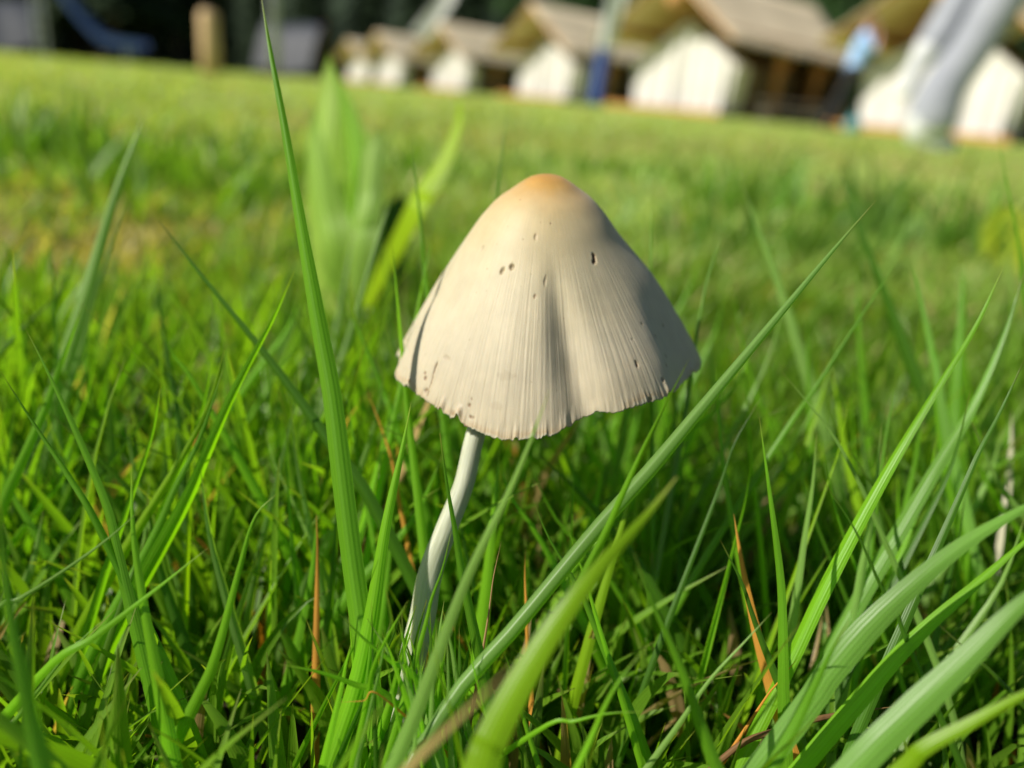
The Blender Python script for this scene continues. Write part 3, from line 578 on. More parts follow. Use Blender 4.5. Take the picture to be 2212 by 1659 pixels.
# keep the view of cap and stem open, as the photograph does: the turf in front of the mushroom stands lower
mid = np.stack([x + np.cos(p['az'])*p['h']*(p['lean']+p['bend']), y + np.sin(p['az'])*p['h']*(p['lean']+p['bend']), p['h']*(1-p['droop'])], -1)
for it in range(8):
    mid[:,0] = x + np.cos(p['az'])*p['h']*(p['lean']+p['bend']); mid[:,1] = y + np.sin(p['az'])*p['h']*(p['lean']+p['bend']); mid[:,2] = p['h']*(1-p['droop'])
    qx, qy, qz = project(mid); rx, ry, rz_ = project(np.stack([x, y, 0*x], -1))
    lim = 1180 + 330*vnoise(x*200, y*200, 83); lim = np.where((qx > 780) & (qx < 1090), 1270+190*vnoise(x*200,y*200,84), lim)
    bad = ((qz < .100) & (qy < lim)) | (qy < 450 + 60*vnoise(x*90, y*90, 85)) | (qz < .045) | (rz_ < .035)
    p['h'] = np.where(bad, p['h']*.78, p['h']); p['wd'] = np.where(bad, p['wd']*.95, p['wd'])
ok = ~((qz < .042)) & (y > .03)
sel = lambda d, k: {a: v[k] for a, v in d.items()}
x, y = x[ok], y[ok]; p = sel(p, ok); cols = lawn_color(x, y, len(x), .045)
Vn, Fn, Cn, Un = turf_arrays(x, y, K=7, ring=3, cols=cols, **p)
# the blades that show largest become things of their own
tip = Vn[:,-2,1]; ux, uy, uz = project(tip); bx, by, bz = project(Vn[:,2,1])
size = np.hypot(ux-bx, uy-by)*(p['wd']/uz)*((ux > 0) & (ux < VW) & (uy > 0) & (uy < VH-60))*(uz < .17)
big = np.argsort(-size)[:60]; isbig = np.zeros(len(x), bool); isbig[big] = True
for k in big:
    root = np.array((x[k], y[k], 0)); f = (Fn[k]-Fn[k].min())
    me = mesh_np('grass_blade', Vn[k].reshape(-1,3)-root, f, True, Cn[k].reshape(-1,3), Un[k].reshape(-1,2))
    dry = cols[k][0] > cols[k][1]*1.15
    ob = link('dry_grass_shoot' if dry else 'grass_shoot', me, M['dry' if dry else 'blade']); ob.location = root
    dx_, dy_ = x[k]-mush_root.x, y[k]-mush_root.y-.01; tone = 'yellow-green' if cols[k][0] > .62*cols[k][1] else ('dark green' if cols[k][1] < .19 else 'bright green')
    where = ('in front of' if dy_ < -.012 else 'well behind' if dy_ > .045 else 'just behind' if dy_ > .012 else 'level with') + ' the mushroom'
    side = ', by the tallest blade' if dx_ < -.018 else (', by the round stalk' if dx_ > .03 else ', near its stem')
    hgt = 'tall' if p['h'][k] > .045 else ('short' if p['h'][k] < .03 else 'middling')
    if dry: tag(ob, 'short withered orange or tan blade low in the turf', 'grass blade', 'short withered blades in the turf')
    else: tag(ob, f'{hgt} {tone} blade in the turf {where}{side}', 'grass blade', 'short green blades in the turf')
rest = ~isbig
tr_ = random.Random(12)
for k in range(230):
    vx = tr_.uniform(-40, 2250); d_ = tr_.uniform(.098, .185); capx = 850 < vx < 1510
    ty = tr_.gauss(900, 110) - (d_-.1)*2600
    if capx and d_ < .125: ty = max(ty, 980)
    if 860 < vx < 1080 and d_ < .1: continue
    ty = max(ty, 430); ln = tr_.uniform(150, 330); dx_ = tr_.gauss(0, .32)*ln
    pts = to_ground([at(vx, ty, d_), at(vx+dx_*.35, ty+ln*.5, d_+.001), at(vx+dx_, ty+ln, d_+.001)])
    ck = tr_.choice(('bright','mid','bright','mid','pale','dark','lime'))
    me, root = blade_mesh('grass_blade', pts, tr_.uniform(.0009,.0019), GREEN[ck], seg=12, turn=tr_.uniform(-.9,.9), twist=tr_.uniform(-.5,.5))
    ob = link('grass_shoot', me, M['blade']); ob.location = root
    far_w = 'close behind the mushroom' if d_ < .125 else ('a little behind the mushroom' if d_ < .155 else 'soft and far behind the mushroom')
    sd_w = 'beyond the tallest blade' if vx < 600 else ('by the round stalk' if vx > 1450 else 'near the cap')
    tag(ob, f'thin upright {dict(bright="bright",mid="green",pale="pale",dark="dark",lime="lime")[ck]} blade {far_w}, {sd_w}', 'grass blade', 'thin upright blades standing in the turf')
def joined(V, F, C, U):
    n_, per = V.shape[0], V.shape[1]*V.shape[2]
    f = (F - F.reshape(n_,-1).min(1)[:,None,None] + (np.arange(n_)*per)[:,None,None]).reshape(-1,4)
    return V.reshape(-1,3), f, C.reshape(-1,3), U.reshape(-1,2)
v, f, c, u = joined(Vn[rest], Fn[rest], Cn[rest], Un[rest])
tag(link('turf', mesh_np('turf', v, f, True, c, u), M['blade']), 'dense short green turf round the mushroom', 'grass', kind='stuff')
# undergrowth: tiny leaves and bits close to the soil
N = 6000
y = .03 + .30*rng.random(N); x = (rng.random(N)*2-1)*(.08+.75*y)
p = dict(h=.006+.012*rng.random(N), wd=.0010+.0014*rng.random(N), lean=.1+.9*rng.random(N), az=2*np.pi*rng.random(N), face=2*np.pi*rng.random(N), bend=.3*rng.random(N), droop=.3*rng.random(N))
cols = lawn_color(x, y, N, .10)*np.array((.8,.8,.9))  # colours dimmed to paint the dark gaps between blades
v, f, c, u = joined(*turf_arrays(x, y, K=3, ring=3, cols=cols, z0=.002+.014*rng.random(N)**2, **p))
tag(link('undergrowth', mesh_np('undergrowth', v, f, True, c, u), M['blade']), 'tiny leaves and moss low between the grass blades', 'ground cover', kind='stuff')
# lawn behind, thinning out with distance
def lawn(name, N, r0, r1, K, hm, wm, label, spread=.80):
    r = r0*(r1/r0)**rng.random(N); t = (rng.random(N)*2-1)*(spread)
    y = r; x = r*t + .0
    cl = vnoise(x*5+7, y*5, 91); cl2 = vnoise(x*1.1, y*1.1, 92)
    k = rng.random(N) < .40+.6*cl + .2*cl2; x, y, r, cl, cl2 = x[k], y[k], r[k], cl[k], cl2[k]; N = len(x)
    p = turf_params(x, y, hm, .3, wm); p['h'] *= .62+.5*cl**1.5+.2*cl2; p['wd'] *= np.clip(r/.45, 1, 30)**.62
    p['h'] *= (1+.25*sstep(2,10,r))*(1-.5*bare(x, y))
    p['lean'] += .25; cols = lawn_color(x, y, N, .12)
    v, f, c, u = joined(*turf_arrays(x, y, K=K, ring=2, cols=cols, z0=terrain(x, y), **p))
    tag(link(name, mesh_np(name, v, f, True, c, u), M['lawn']), label, 'grass', kind='stuff')
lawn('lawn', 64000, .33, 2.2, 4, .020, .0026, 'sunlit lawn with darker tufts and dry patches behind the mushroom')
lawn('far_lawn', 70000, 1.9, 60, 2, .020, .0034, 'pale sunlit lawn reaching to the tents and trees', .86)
# taller tufts standing out of the lawn behind
def tuft(vx, yd, hgt, n_, col, label, spread=.03, wide=.004):
    c0 = ground_at(vx, yd); x = c0.x + spread*rng.standard_normal(n_); y = c0.y + spread*rng.standard_normal(n_)
    p = turf_params(x, y, hgt, .3, wide); cols = np.array(col)*(.7+.6*rng.random((n_,1)))
    V, F, C, U = turf_arrays(x-c0.x, y-c0.y, K=5, ring=3, cols=cols, **p); v, f, c, u = joined(V, F, C, U)
    z = float(terrain(np.array([c0.x]), np.array([c0.y]))[0])
    t = empty('grass_tuft', (c0.x, c0.y, z)); tag(t, label, 'grass tuft', 'darker tufts in the lawn')
    tag(link('blades', mesh_np('blades', v, f, True, c, u), M['lawn'], t), kind='stuff')
DK, MD = (.12,.25,.03), (.17,.33,.035)
for vx, yd, h, nn, cl, lb, sp_, wd in (
    (70, .62, .055, 160, DK, 'dark soft tuft by the left edge of the lawn', .04, .005),
    (260, .55, .045, 140, MD, 'bright green tuft beside the left-hand dark tuft', .035, .005),
    (430, .50, .040, 150, MD, 'low green tuft left of the tallest blade', .04, .004),
    (470, .80, .030, 120, MD, 'small tuft behind the tallest blade', .06, .005),
    (1320, .95, .035, 120, MD, 'small tuft behind the cap towards the pale banner', .07, .006),
    (1690, .75, .05, 150, MD, 'green tuft right behind the cap', .05, .005),
    (1720, .48, .04, 150, DK, 'dark low tuft beyond the round stalk', .04, .004),
    (2030, .60, .055, 140, DK, 'dark tuft near the yellow-green leaf', .05, .005),
    (900, .75, .04, 160, MD, 'soft green tuft right of the broad-leaved plant', .06, .005)):
    tuft(vx, yd, h, nn, cl, lb, sp_, wd)

# ------------------------------------------------------------------ broad-leaved plants
def leaf_obj(parent, pts, width, col, fold=.18, shape=.55, turn=0.0, name='leaf'):
    c = catmull([np.array(p) for p in pts][::-1], 23); org = np.array(parent.location); c = c-org
    t = np.gradient(c, axis=0); t /= np.linalg.norm(t, axis=1, keepdims=True); s = np.linspace(0,1,23)
    wv = width*np.maximum(np.sin(np.pi*np.clip(s,0,1)**shape)**.8, .06*(1-s)); vd = c[11]+org-np.array(CAM); vd /= np.linalg.norm(vd)
    out = []; uv = []; cl = []
    for k in range(23):
        sw = np.cross(t[k], vd); sw /= np.linalg.norm(sw); nw = np.cross(sw, t[k]); a = turn; s2, n2 = math.cos(a)*sw+math.sin(a)*nw, -math.sin(a)*sw+math.cos(a)*nw
        for q in (-1,-.6,-.2,0,.2,.6,1):
            out.append(c[k] + s2*q*wv[k]*.5 + n2*(fold*wv[k]*abs(q)**1.2 + .03*width*math.sin(9*s[k]+q*3))); uv.append((.5+.5*q, s[k])); cl.append(np.array(col)*(1.25 if q == 0 else 1))
    f = [(k*7+j, k*7+j+1, k*7+8+j, k*7+7+j) for k in range(22) for j in range(6)]
    return link(name, mesh_np(name, np.array(out), f, True, np.array(cl), np.array(uv)), M['broad'], parent)
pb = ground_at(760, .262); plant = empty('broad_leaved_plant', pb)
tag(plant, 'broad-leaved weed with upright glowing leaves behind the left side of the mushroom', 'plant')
D = .27
def PL(pts, d=D): return [at(a, b_, d) for a, b_ in pts] + [Vector((pb.x + random.uniform(-.006,.006), pb.y + random.uniform(-.006,.006), 0))]
leaf_obj(plant, PL([(712,118),(700,250),(690,400),(700,540)]), .0180, (.36,.52,.08), shape=.75, turn=.7)
leaf_obj(plant, PL([(722,150),(752,270),(768,400),(760,540)], .285), .0165, (.22,.42,.035), shape=.7, turn=.8)
leaf_obj(plant, PL([(678,240),(680,340),(700,460),(720,560)], .26), .0140, (.30,.46,.08), shape=.8, turn=.6)
leaf_obj(plant, PL([(782,415),(812,350),(812,290),(800,330),(790,450),(775,560)][2:], .25), .0100, (.30,.45,.09), shape=.8, turn=.6)
leaf_obj(plant, PL([(790,420),(800,375),(818,320),(825,270)][::1]+[(800,400),(780,520)], .25)[3:], .0105, (.30,.45,.09), shape=.7, turn=.5)
leaf_obj(plant, PL([(992,205),(988,270),(955,355),(915,415),(880,480)], .225), .0078, (.36,.54,.010), shape=.6, fold=.08, turn=.75)
leaf_obj(plant, PL([(870,420),(850,480),(810,560)], .29), .0240, (.035,.09,.015))  # very dark leaf painted in for the shadow at the plant's foot
leaf_obj(plant, PL([(640,470),(670,530),(710,600)], .28), .0110, (.08,.18,.03))
pb = ground_at(2190, .52); yl = empty('yellow_green_leaf', pb); tag(yl, 'soft yellow-green broad leaf at the right edge of the lawn', 'plant')
leaf_obj(yl, [at(2168,440,.50), at(2172,490,.50), at(2180,550,.50), pb], .046, (.36,.44,.03), shape=.8, turn=.5, fold=.1)
leaf_obj(yl, [at(2235,450,.51), at(2225,520,.51), at(2205,570,.51), pb], .036, (.33,.42,.03), shape=.8, turn=.5, fold=.1)

# ------------------------------------------------------------------ tents
def canvas_roof(L, hs, ridge, eave, y0):
    """sagging two-slope fly with thickness"""
    nx_, ny_ = 17, 19; v = []; f = []
    for lay in (0, -.025):
        for j in range(ny_):
            vv = j/(ny_-1); y = y0+L*vv
            for i_ in range(nx_):
                u = i_/(nx_-1)*2-1
                z = eave+(ridge-eave)*(1-abs(u)) - .05*math.sin(math.pi*abs(u))*(1+.4*math.cos(vv*6*math.pi)) - .02*math.sin(math.pi*vv)
                if abs(u) > .99: z -= .04*abs(math.sin(vv*4*math.pi))
                v.append((u*hs, y, z+lay))
    n1 = nx_*ny_
    for j in range(ny_-1):
        for i_ in range(nx_-1):
            a = j*nx_+i_; f.append((a,a+1,a+nx_+1,a+nx_)); f.append((n1+a,n1+a+nx_,n1+a+nx_+1,n1+a+1))
    for j in range(ny_-1):
        for i_ in (0, nx_-1): a = j*nx_+i_; f.append((a,a+nx_,n1+a+nx_,n1+a))
    for i_ in range(nx_-1):
        for j in (0, ny_-1): a = j*nx_+i_; f.append((a,a+1,n1+a+1,n1+a))
    mb = MB(); mb.v = [Vector(q) for q in v]; mb.f = f; return mb
def drape(w0, w1, h, y, side, amp=.09):
    """a hanging curtain with folds, from the doorway out to the side"""
    v = []; f = []; n1, n2 = 22, 10
    for i_ in range(n1):
        u = i_/(n1-1); x = side*(w0+(w1-w0)*u); top = h(abs(x))
        for j in range(n2):
            z = .12 + (top-.12)*j/(n2-1); v.append(Vector((x, y-.03-amp*(.5+.5*math.sin(u*19+side))*(1-.5*j/(n2-1)), z)))
    for i_ in range(n1-1):
        for j in range(n2-1): f.append((i_*n2+j, (i_+1)*n2+j, (i_+1)*n2+j+1, i_*n2+j+1))
    mb = MB(); mb.v = v; mb.f = f; return mb
def make_tent():
    t = empty('safari_tent')
    canvas_roof(6.3, 1.80, 2.78, 1.42, -.95).build('roof', M['beige_canvas'], t, True)
    dk = MB().box((0,2.3,.045), (2.9,5.8,.07)).build('deck', M['grey_wood'], t)
    for k in range(14): MB().box((-1.34+k*.206, 2.3, .095), (.190,5.84,.026)).build('plank', M['grey_wood'], dk)
    MB().box((0,-.63,.055), (2.96,.05,.13)).build('fascia', M['wood'], t)
    for sx in (-1,1):
        for yy in (1.5, 3.2, 4.9):
            ps = MB().beam((sx*1.42,yy,.1), (sx*1.42,yy,1.58), .13, .13).build('post', M['wood'], t, bevel=.012)
            MB().beam((sx*1.42,yy+.09,.95), (sx*1.42,yy+.62,1.50), .08, .07).build('brace', M['wood'], ps)
        MB().beam((sx*1.42,-.8,1.60), (sx*1.42,5.2,1.60), .11, .12).build('eaves_beam', M['wood'], t)
        MB().beam((sx*1.70,-.86,1.42), (sx*.02,-.86,2.66), .10, .07).build('verge_rafter', M['wood'], t)
        MB().beam((sx*1.70,2.0,1.40), (sx*.02,2.0,2.58), .10, .07).build('rafter', M['wood'], t)
    MB().beam((0,-.9,2.62), (0,5.2,2.62), .12, .12).build('ridge_beam', M['wood'], t)
    H = lambda x: 1.00+(1.86-1.00)*(1-min(x,1.30)/1.30)
    pent = [(-1.20,0,.11),(1.20,0,.11),(1.30,0,1.00),(0,0,1.86),(-1.30,0,1.00)]
    inner = MB().poly_prism(pent, (0,.55,0)).build('inner_tent', M['white_canvas'], t)
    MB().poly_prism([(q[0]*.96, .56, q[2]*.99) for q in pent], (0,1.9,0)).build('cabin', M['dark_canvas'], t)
    for s_ in (-1,1): drape(.05, 1.15, lambda x: H(x)-.05, 0, s_).build('door_flap', M['white_canvas'], inner, True)
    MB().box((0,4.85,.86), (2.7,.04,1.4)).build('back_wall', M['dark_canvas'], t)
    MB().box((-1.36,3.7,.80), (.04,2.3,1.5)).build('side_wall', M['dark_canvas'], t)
    return t
def copy_tree(o, parent=None):
    c = o.copy(); COL.objects.link(c); c.parent = parent
    for ch in list(o.children): copy_tree(ch, c)
    return c
tent0 = make_tent(); TS = 1.38
TENTS = [(2000, 19.5, 46, 'largest safari tent, white gable behind the walking person'),
         (1460, 24.8, 45, 'safari tent with a wide white gable beside the person in the blue shirt'),
         (1172, 37, 45, 'safari tent behind the pale banner with the blue foot'),
         (970, 51, 44, 'safari tent between the slanting white banner and the tent with the blue-footed banner'),
         (838, 66, 43, 'small safari tent under the foot of the slanting white banner'),
         (772, 82, 42, 'farthest smallest safari tent at the edge of the dark wood')]
for k, (vx, yd, a, lb) in enumerate(TENTS):
    t = tent0 if k == 0 else copy_tree(tent0)
    t.location = ground_at(vx, yd); t.rotation_euler = (0,0,R(-a)); t.scale = (TS,)*3; tag(t, lb, 'tent', 'row of safari tents')
def lantern(k, lab):
    vx, yd, a, _ = TENTS[k]; b0 = ground_at(vx, yd); dirv = Vector((math.sin(R(a)), math.cos(R(a)), 0)); p = b0 - dirv*.55*TS
    l = empty('lantern', (p.x, p.y, 2.62*TS)); l.scale = (TS,)*3; tag(l, lab, 'lantern', 'round lanterns under the tent gables')
    v = MB(); prof = [(0,-.62),(.10,-.60),(.17,-.54),(.21,-.44),(.21,-.34),(.17,-.24),(.10,-.18),(.03,-.16)]
    for i_ in range(len(prof)-1): pass
    v.tube([(0,0,z) for r_, z in prof], [max(r_,.004) for r_, z in prof], 20); v.build('shade', M['lantern'], l, True)
    MB().tube([(0,0,-.17),(0,0,-.04)], .008, 6).build('cord', M['metal'], l)
lantern(0, 'round orange lantern under the gable of the largest tent'); lantern(1, 'round orange lantern above the wide white gable')

# ------------------------------------------------------------------ slanting banners, pole, post and things at the wood's edge
def feather(vx, yd, hgt, lean, wd, label, foot=None, tilt2=0):
    b0 = ground_at(vx, yd); t = empty('feather_banner', b0); tag(t, label, 'banner', 'tall banners between the tents')
    top = Vector((math.sin(lean)*hgt, .05, math.cos(lean)*hgt)); MB().tube([(0,0,-.1), top*.5, top], [.022,.018,.012], 8).build('pole', M['metal'], t)
    ax = top.normalized(); sd_ = Vector((math.cos(lean),0,-math.sin(lean)))
    def sail(a, b_, mat, nm):
        n1, n2 = 14, 6; v = []; f = []
        for i_ in range(n1):
            u = a+(b_-a)*i_/(n1-1)
            for j in range(n2):
                q = j/(n2-1); ww = wd*(1-.55*max(0,(u-.75)/.25)**2); v.append(top*u + sd_*(.025+q*ww) + Vector((0,.04*math.sin(q*5+u*7)+.0,0)))
        for i_ in range(n1-1):
            for j in range(n2-1): f.append((i_*n2+j,(i_+1)*n2+j,(i_+1)*n2+j+1,i_*n2+j+1))
        mb = MB(); mb.v = v; mb.f = f; o_ = mb.build(nm, mat, t, True)
    sail(.345 if foot else .50, .99, M['pale_fabric'], 'sail')
    if foot: sail(.04, .340, M['blue_fabric'], 'foot_panel')
feather(1258, 18, 3.6, R(8), .32, 'tall pale banner with a blue foot between two tents', foot=True)
feather(800, 42, 6.8, R(37), .75, 'white banner slanting over the roofs of the far tents')
p = ground_at(455, 9.0); ps = empty('wooden_post', p); tag(ps, 'short round wooden post in front of the dark wood', 'post')
MB().tube([(0,0,-.1),(0,0,.3),(0,0,.62),(0,0,.66)], [.105,.102,.10,.08], 18).build('shaft', M['post_wood'], ps, True)
MB().tube([(0,0,.655),(0,0,.672)], [.078,.06], 18).build('weathered_top', M['grey_wood'], ps)
p = ground_at(594, 24); po = empty('grey_pole', p); tag(po, 'slim grey pole behind the tallest blade at the wood edge', 'pole')
MB().tube([(0,0,-.1),(0,0,5)], [.14,.11], 12).build('shaft', M['metal'], po, True); MB().box((0,0,.05),(.5,.5,.12)).build('base', M['grey_wood'], po)
# playground slide by the wood edge, tree shade mixed into its blue
p = ground_at(205, 21.5); sl = empty('playground_slide', p, R(4)); tag(sl, 'blue playground slide at the wood edge, its colour darkened for shade', 'slide')
prof = [(-1.15,2.0),(-.9,1.86),(-.2,.95),(.15,.58),(.5,.42),(1.3,.38)]
def chute(y0, y1, dz, th):
    mb = MB(); n_ = len(prof)
    for x_, z_ in prof:
        for yy in (y0, y1):
            for q in (0, th): mb.v.append(Vector((x_, yy, z_+dz+q)))
    for k in range(n_-1):
        a = k*4; c_ = a+4
        for q in ((0,1,3,2),): pass
        mb.f += [(a,c_,c_+2,a+2),(a+1,a+3,c_+3,c_+1),(a,a+1,c_+1,c_),(a+2,c_+2,c_+3,a+3)]
    mb.f += [(0,2,3,1),(n_*4-4,n_*4-3,n_*4-1,n_*4-2)]
    return mb
chute(-.25,.25,0,.05).build('chute', M['slide_blue'], sl); chute(-.30,-.25,-.02,.22).build('side_rail', M['slide_blue'], sl); chute(.25,.30,-.02,.22).build('side_rail', M['slide_blue'], sl)
for x_, z_ in ((-1.3,2.0),(.9,.38)):
    for yy in (-.22,.22): MB().tube([(x_,yy,-.05),(x_,yy,z_)], .04, 8).build('leg', M['metal'], sl)
for k in range(6): MB().tube([(-1.3-.08*k*0,-.22,.3+.28*k),(-1.3,.22,.3+.28*k)], .022, 8).build('rung', M['metal'], sl)
# grey tarpaulin shelters among the trunks
def shelter(vx, yd, w_, h_, lab, mat, a=0):
    p = ground_at(vx, yd); t = empty('tarp_shelter', p, R(a)); tag(t, lab, 'shelter', 'tarpaulin shelters in the wood')
    n1 = 13; v = []; f = []
    for i_ in range(n1):
        for j in range(9):
            u = i_/(n1-1)*2-1; q = j/8*2-1; v.append(Vector((u*w_/2, q*1.2, h_*(1-abs(q)**1.6*.85) - .12*math.sin(math.pi*(u*.5+.5)) + .05*math.sin(5*u+3*q))))
    for i_ in range(n1-1):
        for j in range(8): f.append((i_*9+j,(i_+1)*9+j,(i_+1)*9+j+1,i_*9+j+1))
    mb = MB(); mb.v = v; mb.f = f; mb.build('tarp', mat, t, True)
    for sx in (-1,1): MB().tube([(sx*w_/2*.98,0,-.05),(sx*w_/2*.98,0,h_)], .03, 8).build('pole', M['wood'], t)
shelter(15, 24, 2.2, 1.5, 'grey tarpaulin shelter at the left end of the wood', M['grey_tarp'], 15)
shelter(640, 40, 3.2, 2.5, 'dim blue-grey tarpaulin shelter beside the farthest tent', M['grey_tarp'], -20)
# sack of gear by the largest tent, dark picnic table by the second tent
p = ground_at(1842, 12.8); bg_ = empty('bag', p); tag(bg_, 'small teal bag on the grass beside the largest tent', 'bag')
mb = MB(); mb.tube([(0,0,0),(0,0,.05),(0,0,.14),(0,0,.20),(0,0,.23)], [.10,.13,.12,.08,.05], 14).build('body', M['teal'], bg_, True)
MB().tube([(-.05,0,.21),(-.03,0,.29),(.03,0,.29),(.05,0,.21)], .012, 6).build('handle', M['teal'], bg_, True)
p = ground_at(1700, 17.5); tb = empty('picnic_table', p, R(-6)); tag(tb, 'low dark picnic table in front of the open side of a tent', 'table')
for k in range(5): MB().box((0,-.30+k*.15,.44), (1.3,.135,.04)).build('plank', M['grey_wood'], tb)
for s_ in (-1,1):
    MB().box((0,s_*.62,.26), (1.3,.24,.04)).build('bench', M['grey_wood'], tb)
    for q in (-1,1): MB().beam((s_*.5,q*.55,-.02), (s_*.5,q*.18,.42), .07, .05).build('leg', M['grey_wood'], tb)
    MB().beam((s_*.5,-.66,.22), (s_*.5,.66,.22), .05, .07).build('crossbar', M['grey_wood'], tb)

# ------------------------------------------------------------------ people
def skin_body(name, J, E, zones, mats, parent, sub=2):
    """J: joint -> (xyz, radius); E: bones; one continuous skinned surface, cloth zones by nearest bone"""
    names = list(J); me = bpy.data.meshes.new(name); me.from_pydata([J[k][0] for k in names], [(names.index(a), names.index(b_)) for a, b_ in E], [])
    o_ = bpy.data.objects.new(name, me); COL.objects.link(o_)
    sk = o_.modifiers.new('s','SKIN'); sk.use_smooth_shade = True; sb_ = o_.modifiers.new('u','SUBSURF'); sb_.levels = sub; sb_.render_levels = sub
    for k, nme in enumerate(names):
        r_ = J[nme][1]; sv_ = me.skin_vertices[0].data[k]; sv_.radius = r_ if isinstance(r_, tuple) else (r_, r_); sv_.use_root = (nme == 'pelvis')
    dg = bpy.context.evaluated_depsgraph_get(); nm = bpy.data.meshes.new_from_object(o_.evaluated_get(dg)); bpy.data.objects.remove(o_)
    nm.materials.clear()
    for m_ in mats: nm.materials.append(M[m_])
    A = np.array([J[a][0] for a, b_ in E]); B = np.array([J[b_][0] for a, b_ in E]); zn = [zones.get((a,b_), 0) for a, b_ in E]
    for pl in nm.polygons:
        c = np.array(pl.center); ab = B-A; t = np.clip(((c-A)*ab).sum(1)/np.maximum((ab*ab).sum(1),1e-9),0,1); d_ = np.linalg.norm(A+ab*t[:,None]-c, axis=1)
        pl.material_index = zn[int(np.argmin(d_))]; pl.use_smooth = True
    return link(name, nm, None, parent)
def hand(J, E, zones, pre, wrist, d, up, side, zone, L=.085):
    """palm, four unequal bent fingers and a thumb leaving the side of the palm"""
    w_, d, up, side = Vector(wrist), Vector(d).normalized(), Vector(up).normalized(), Vector(side).normalized()
    J[pre+'palm'] = (w_+d*.05, .022); E.append((pre+'wrist', pre+'palm')); zones[(pre+'wrist', pre+'palm')] = zone
    for k, ln in enumerate((.9,1.0,.94,.74)):
        b0 = w_+d*.09+side*(.030-.020*k); m1 = b0+(d*.8+up*.35)*L*.5*ln; e1 = m1+(d*.45+up*.85)*L*.42*ln
        for s_, pt, rr in (('a',b0,.0095),('b',m1,.0085),('c',e1,.0075)): J[f'{pre}f{k}{s_}'] = (pt, rr)
        for a, b_ in ((pre+'palm',f'{pre}f{k}a'),(f'{pre}f{k}a',f'{pre}f{k}b'),(f'{pre}f{k}b',f'{pre}f{k}c')): E.append((a,b_)); zones[(a,b_)] = zone
    t0 = w_+d*.04+side*.034; t1 = t0+(side*.6+d*.6+up*.3)*.035; J[pre+'t0'] = (t0,.011); J[pre+'t1'] = (t1,.009); J[pre+'t2'] = (t1+(d*.8+up*.4)*.028,.008)
    for a, b_ in ((pre+'palm',pre+'t0'),(pre+'t0',pre+'t1'),(pre+'t1',pre+'t2')): E.append((a,b_)); zones[(a,b_)] = zone
def head(parent, c, r, yaw, mat_hair='hair', long=False):
    """face features and hair on top of the skinned head"""
    c = Vector(c); rot = Matrix.Rotation(yaw, 3, 'Z')   # face looks along +Y of this frame
    def blob(nm, off, sc_, mat, seg=14, cut=None):
        bm = bmesh.new(); bmesh.ops.create_uvsphere(bm, u_segments=seg*2, v_segments=seg, radius=1)
        if cut is not None: bmesh.ops.delete(bm, geom=[v for v in bm.verts if cut(v.co)], context='VERTS')
        for v in bm.verts: v.co = c + rot @ (Vector((v.co.x*sc_[0], v.co.y*sc_[1], v.co.z*sc_[2])) + Vector(off))
        me = bpy.data.meshes.new(nm); bm.to_mesh(me); bm.free()
        for p_ in me.polygons: p_.use_smooth = True
        return link(nm, me, M[mat], parent)
    blob('face', (0,.0,0), (r*.78,r*.93,r*1.13), 'skin', 16)
    blob('hair', (0,-.012,.022), (r*.86,r*.98,r*1.10), mat_hair, 16, cut=lambda v: v.z < -.55 or (v.y > .35 and v.z < .45))
    blob('nose', (0,r*.95,-.008), (.014,.022,.022), 'skin', 8)
    for s_ in (-1,1):
        blob('ear', (s_*r*.80,-.005,0), (.010,.022,.034), 'skin', 8); blob('eye', (s_*.032,r*.80,.014), (.013,.010,.008), 'shoe', 8)
    blob('mouth', (0,r*.86,-.05), (.024,.010,.006), 'lantern', 8)
# person in the light blue shirt, both hands raised to the face
p = ground_at(1800, 13.4); p1 = empty('person', p, R(-14))
tag(p1, 'person in light blue shirt and black trousers raising both hands to the face', 'person')
J = {'pelvis':((.10,0,.90),(.15,.11)),'waist':((.13,0,1.06),(.15,.14)),'chest':((.17,.01,1.27),(.17,.15)),'shoulders':((.19,0,1.40),(.13,.09)),'neck':((.20,.01,1.49),.052),'headlow':((.215,.02,1.57),.07),'headtop':((.22,.02,1.66),.07)}
E = [('pelvis','waist'),('waist','chest'),('chest','shoulders'),('shoulders','neck'),('neck','headlow'),('headlow','headtop')]
Z_ = {('pelvis','waist'):1,('waist','chest'):1,('chest','shoulders'):1,('shoulders','neck'):1}
for s_, pre, foot, knee in ((-1,'l_',(-.20,.06,.05),(-.03,.05,.48)),(1,'r_',(-.02,-.10,.05),(.10,-.01,.48))):
    J[pre+'hip'] = ((.10, s_*.085, .84), .095); J[pre+'knee'] = ((knee[0], s_*.09, knee[2]), .068); J[pre+'ankle'] = ((foot[0], s_*.09, .10), .052); J[pre+'heel'] = ((foot[0]-.01, s_*.09, .045), .042); J[pre+'toe'] = ((foot[0]+.17, s_*.10, .032), .034)
    E += [('pelvis',pre+'hip'),(pre+'hip',pre+'knee'),(pre+'knee',pre+'ankle'),(pre+'ankle',pre+'heel'),(pre+'heel',pre+'toe')]
    for q in E[-5:-2]: Z_[q] = 2
    for q in E[-2:]: Z_[q] = 2
    J[pre+'sh'] = ((.19, s_*.185, 1.375), .06); J[pre+'elbow'] = ((.36, s_*.20, 1.18), .046); J[pre+'wrist'] = ((.37, s_*.07, 1.42), .030)
    E += [('shoulders',pre+'sh'),(pre+'sh',pre+'elbow'),(pre+'elbow',pre+'wrist')]; Z_[('shoulders',pre+'sh')] = 1; Z_[(pre+'sh',pre+'elbow')] = 1
    hand(J, E, Z_, pre, J[pre+'wrist'][0], (.0,-s_*.25,1), (-1,0,.1), (0,-s_,0), 0)
skin_body('body', J, E, Z_, ('skin','shirt_blue','black_cloth'), p1)
head(p1, (.222,.02,1.62), .105, R(-90))
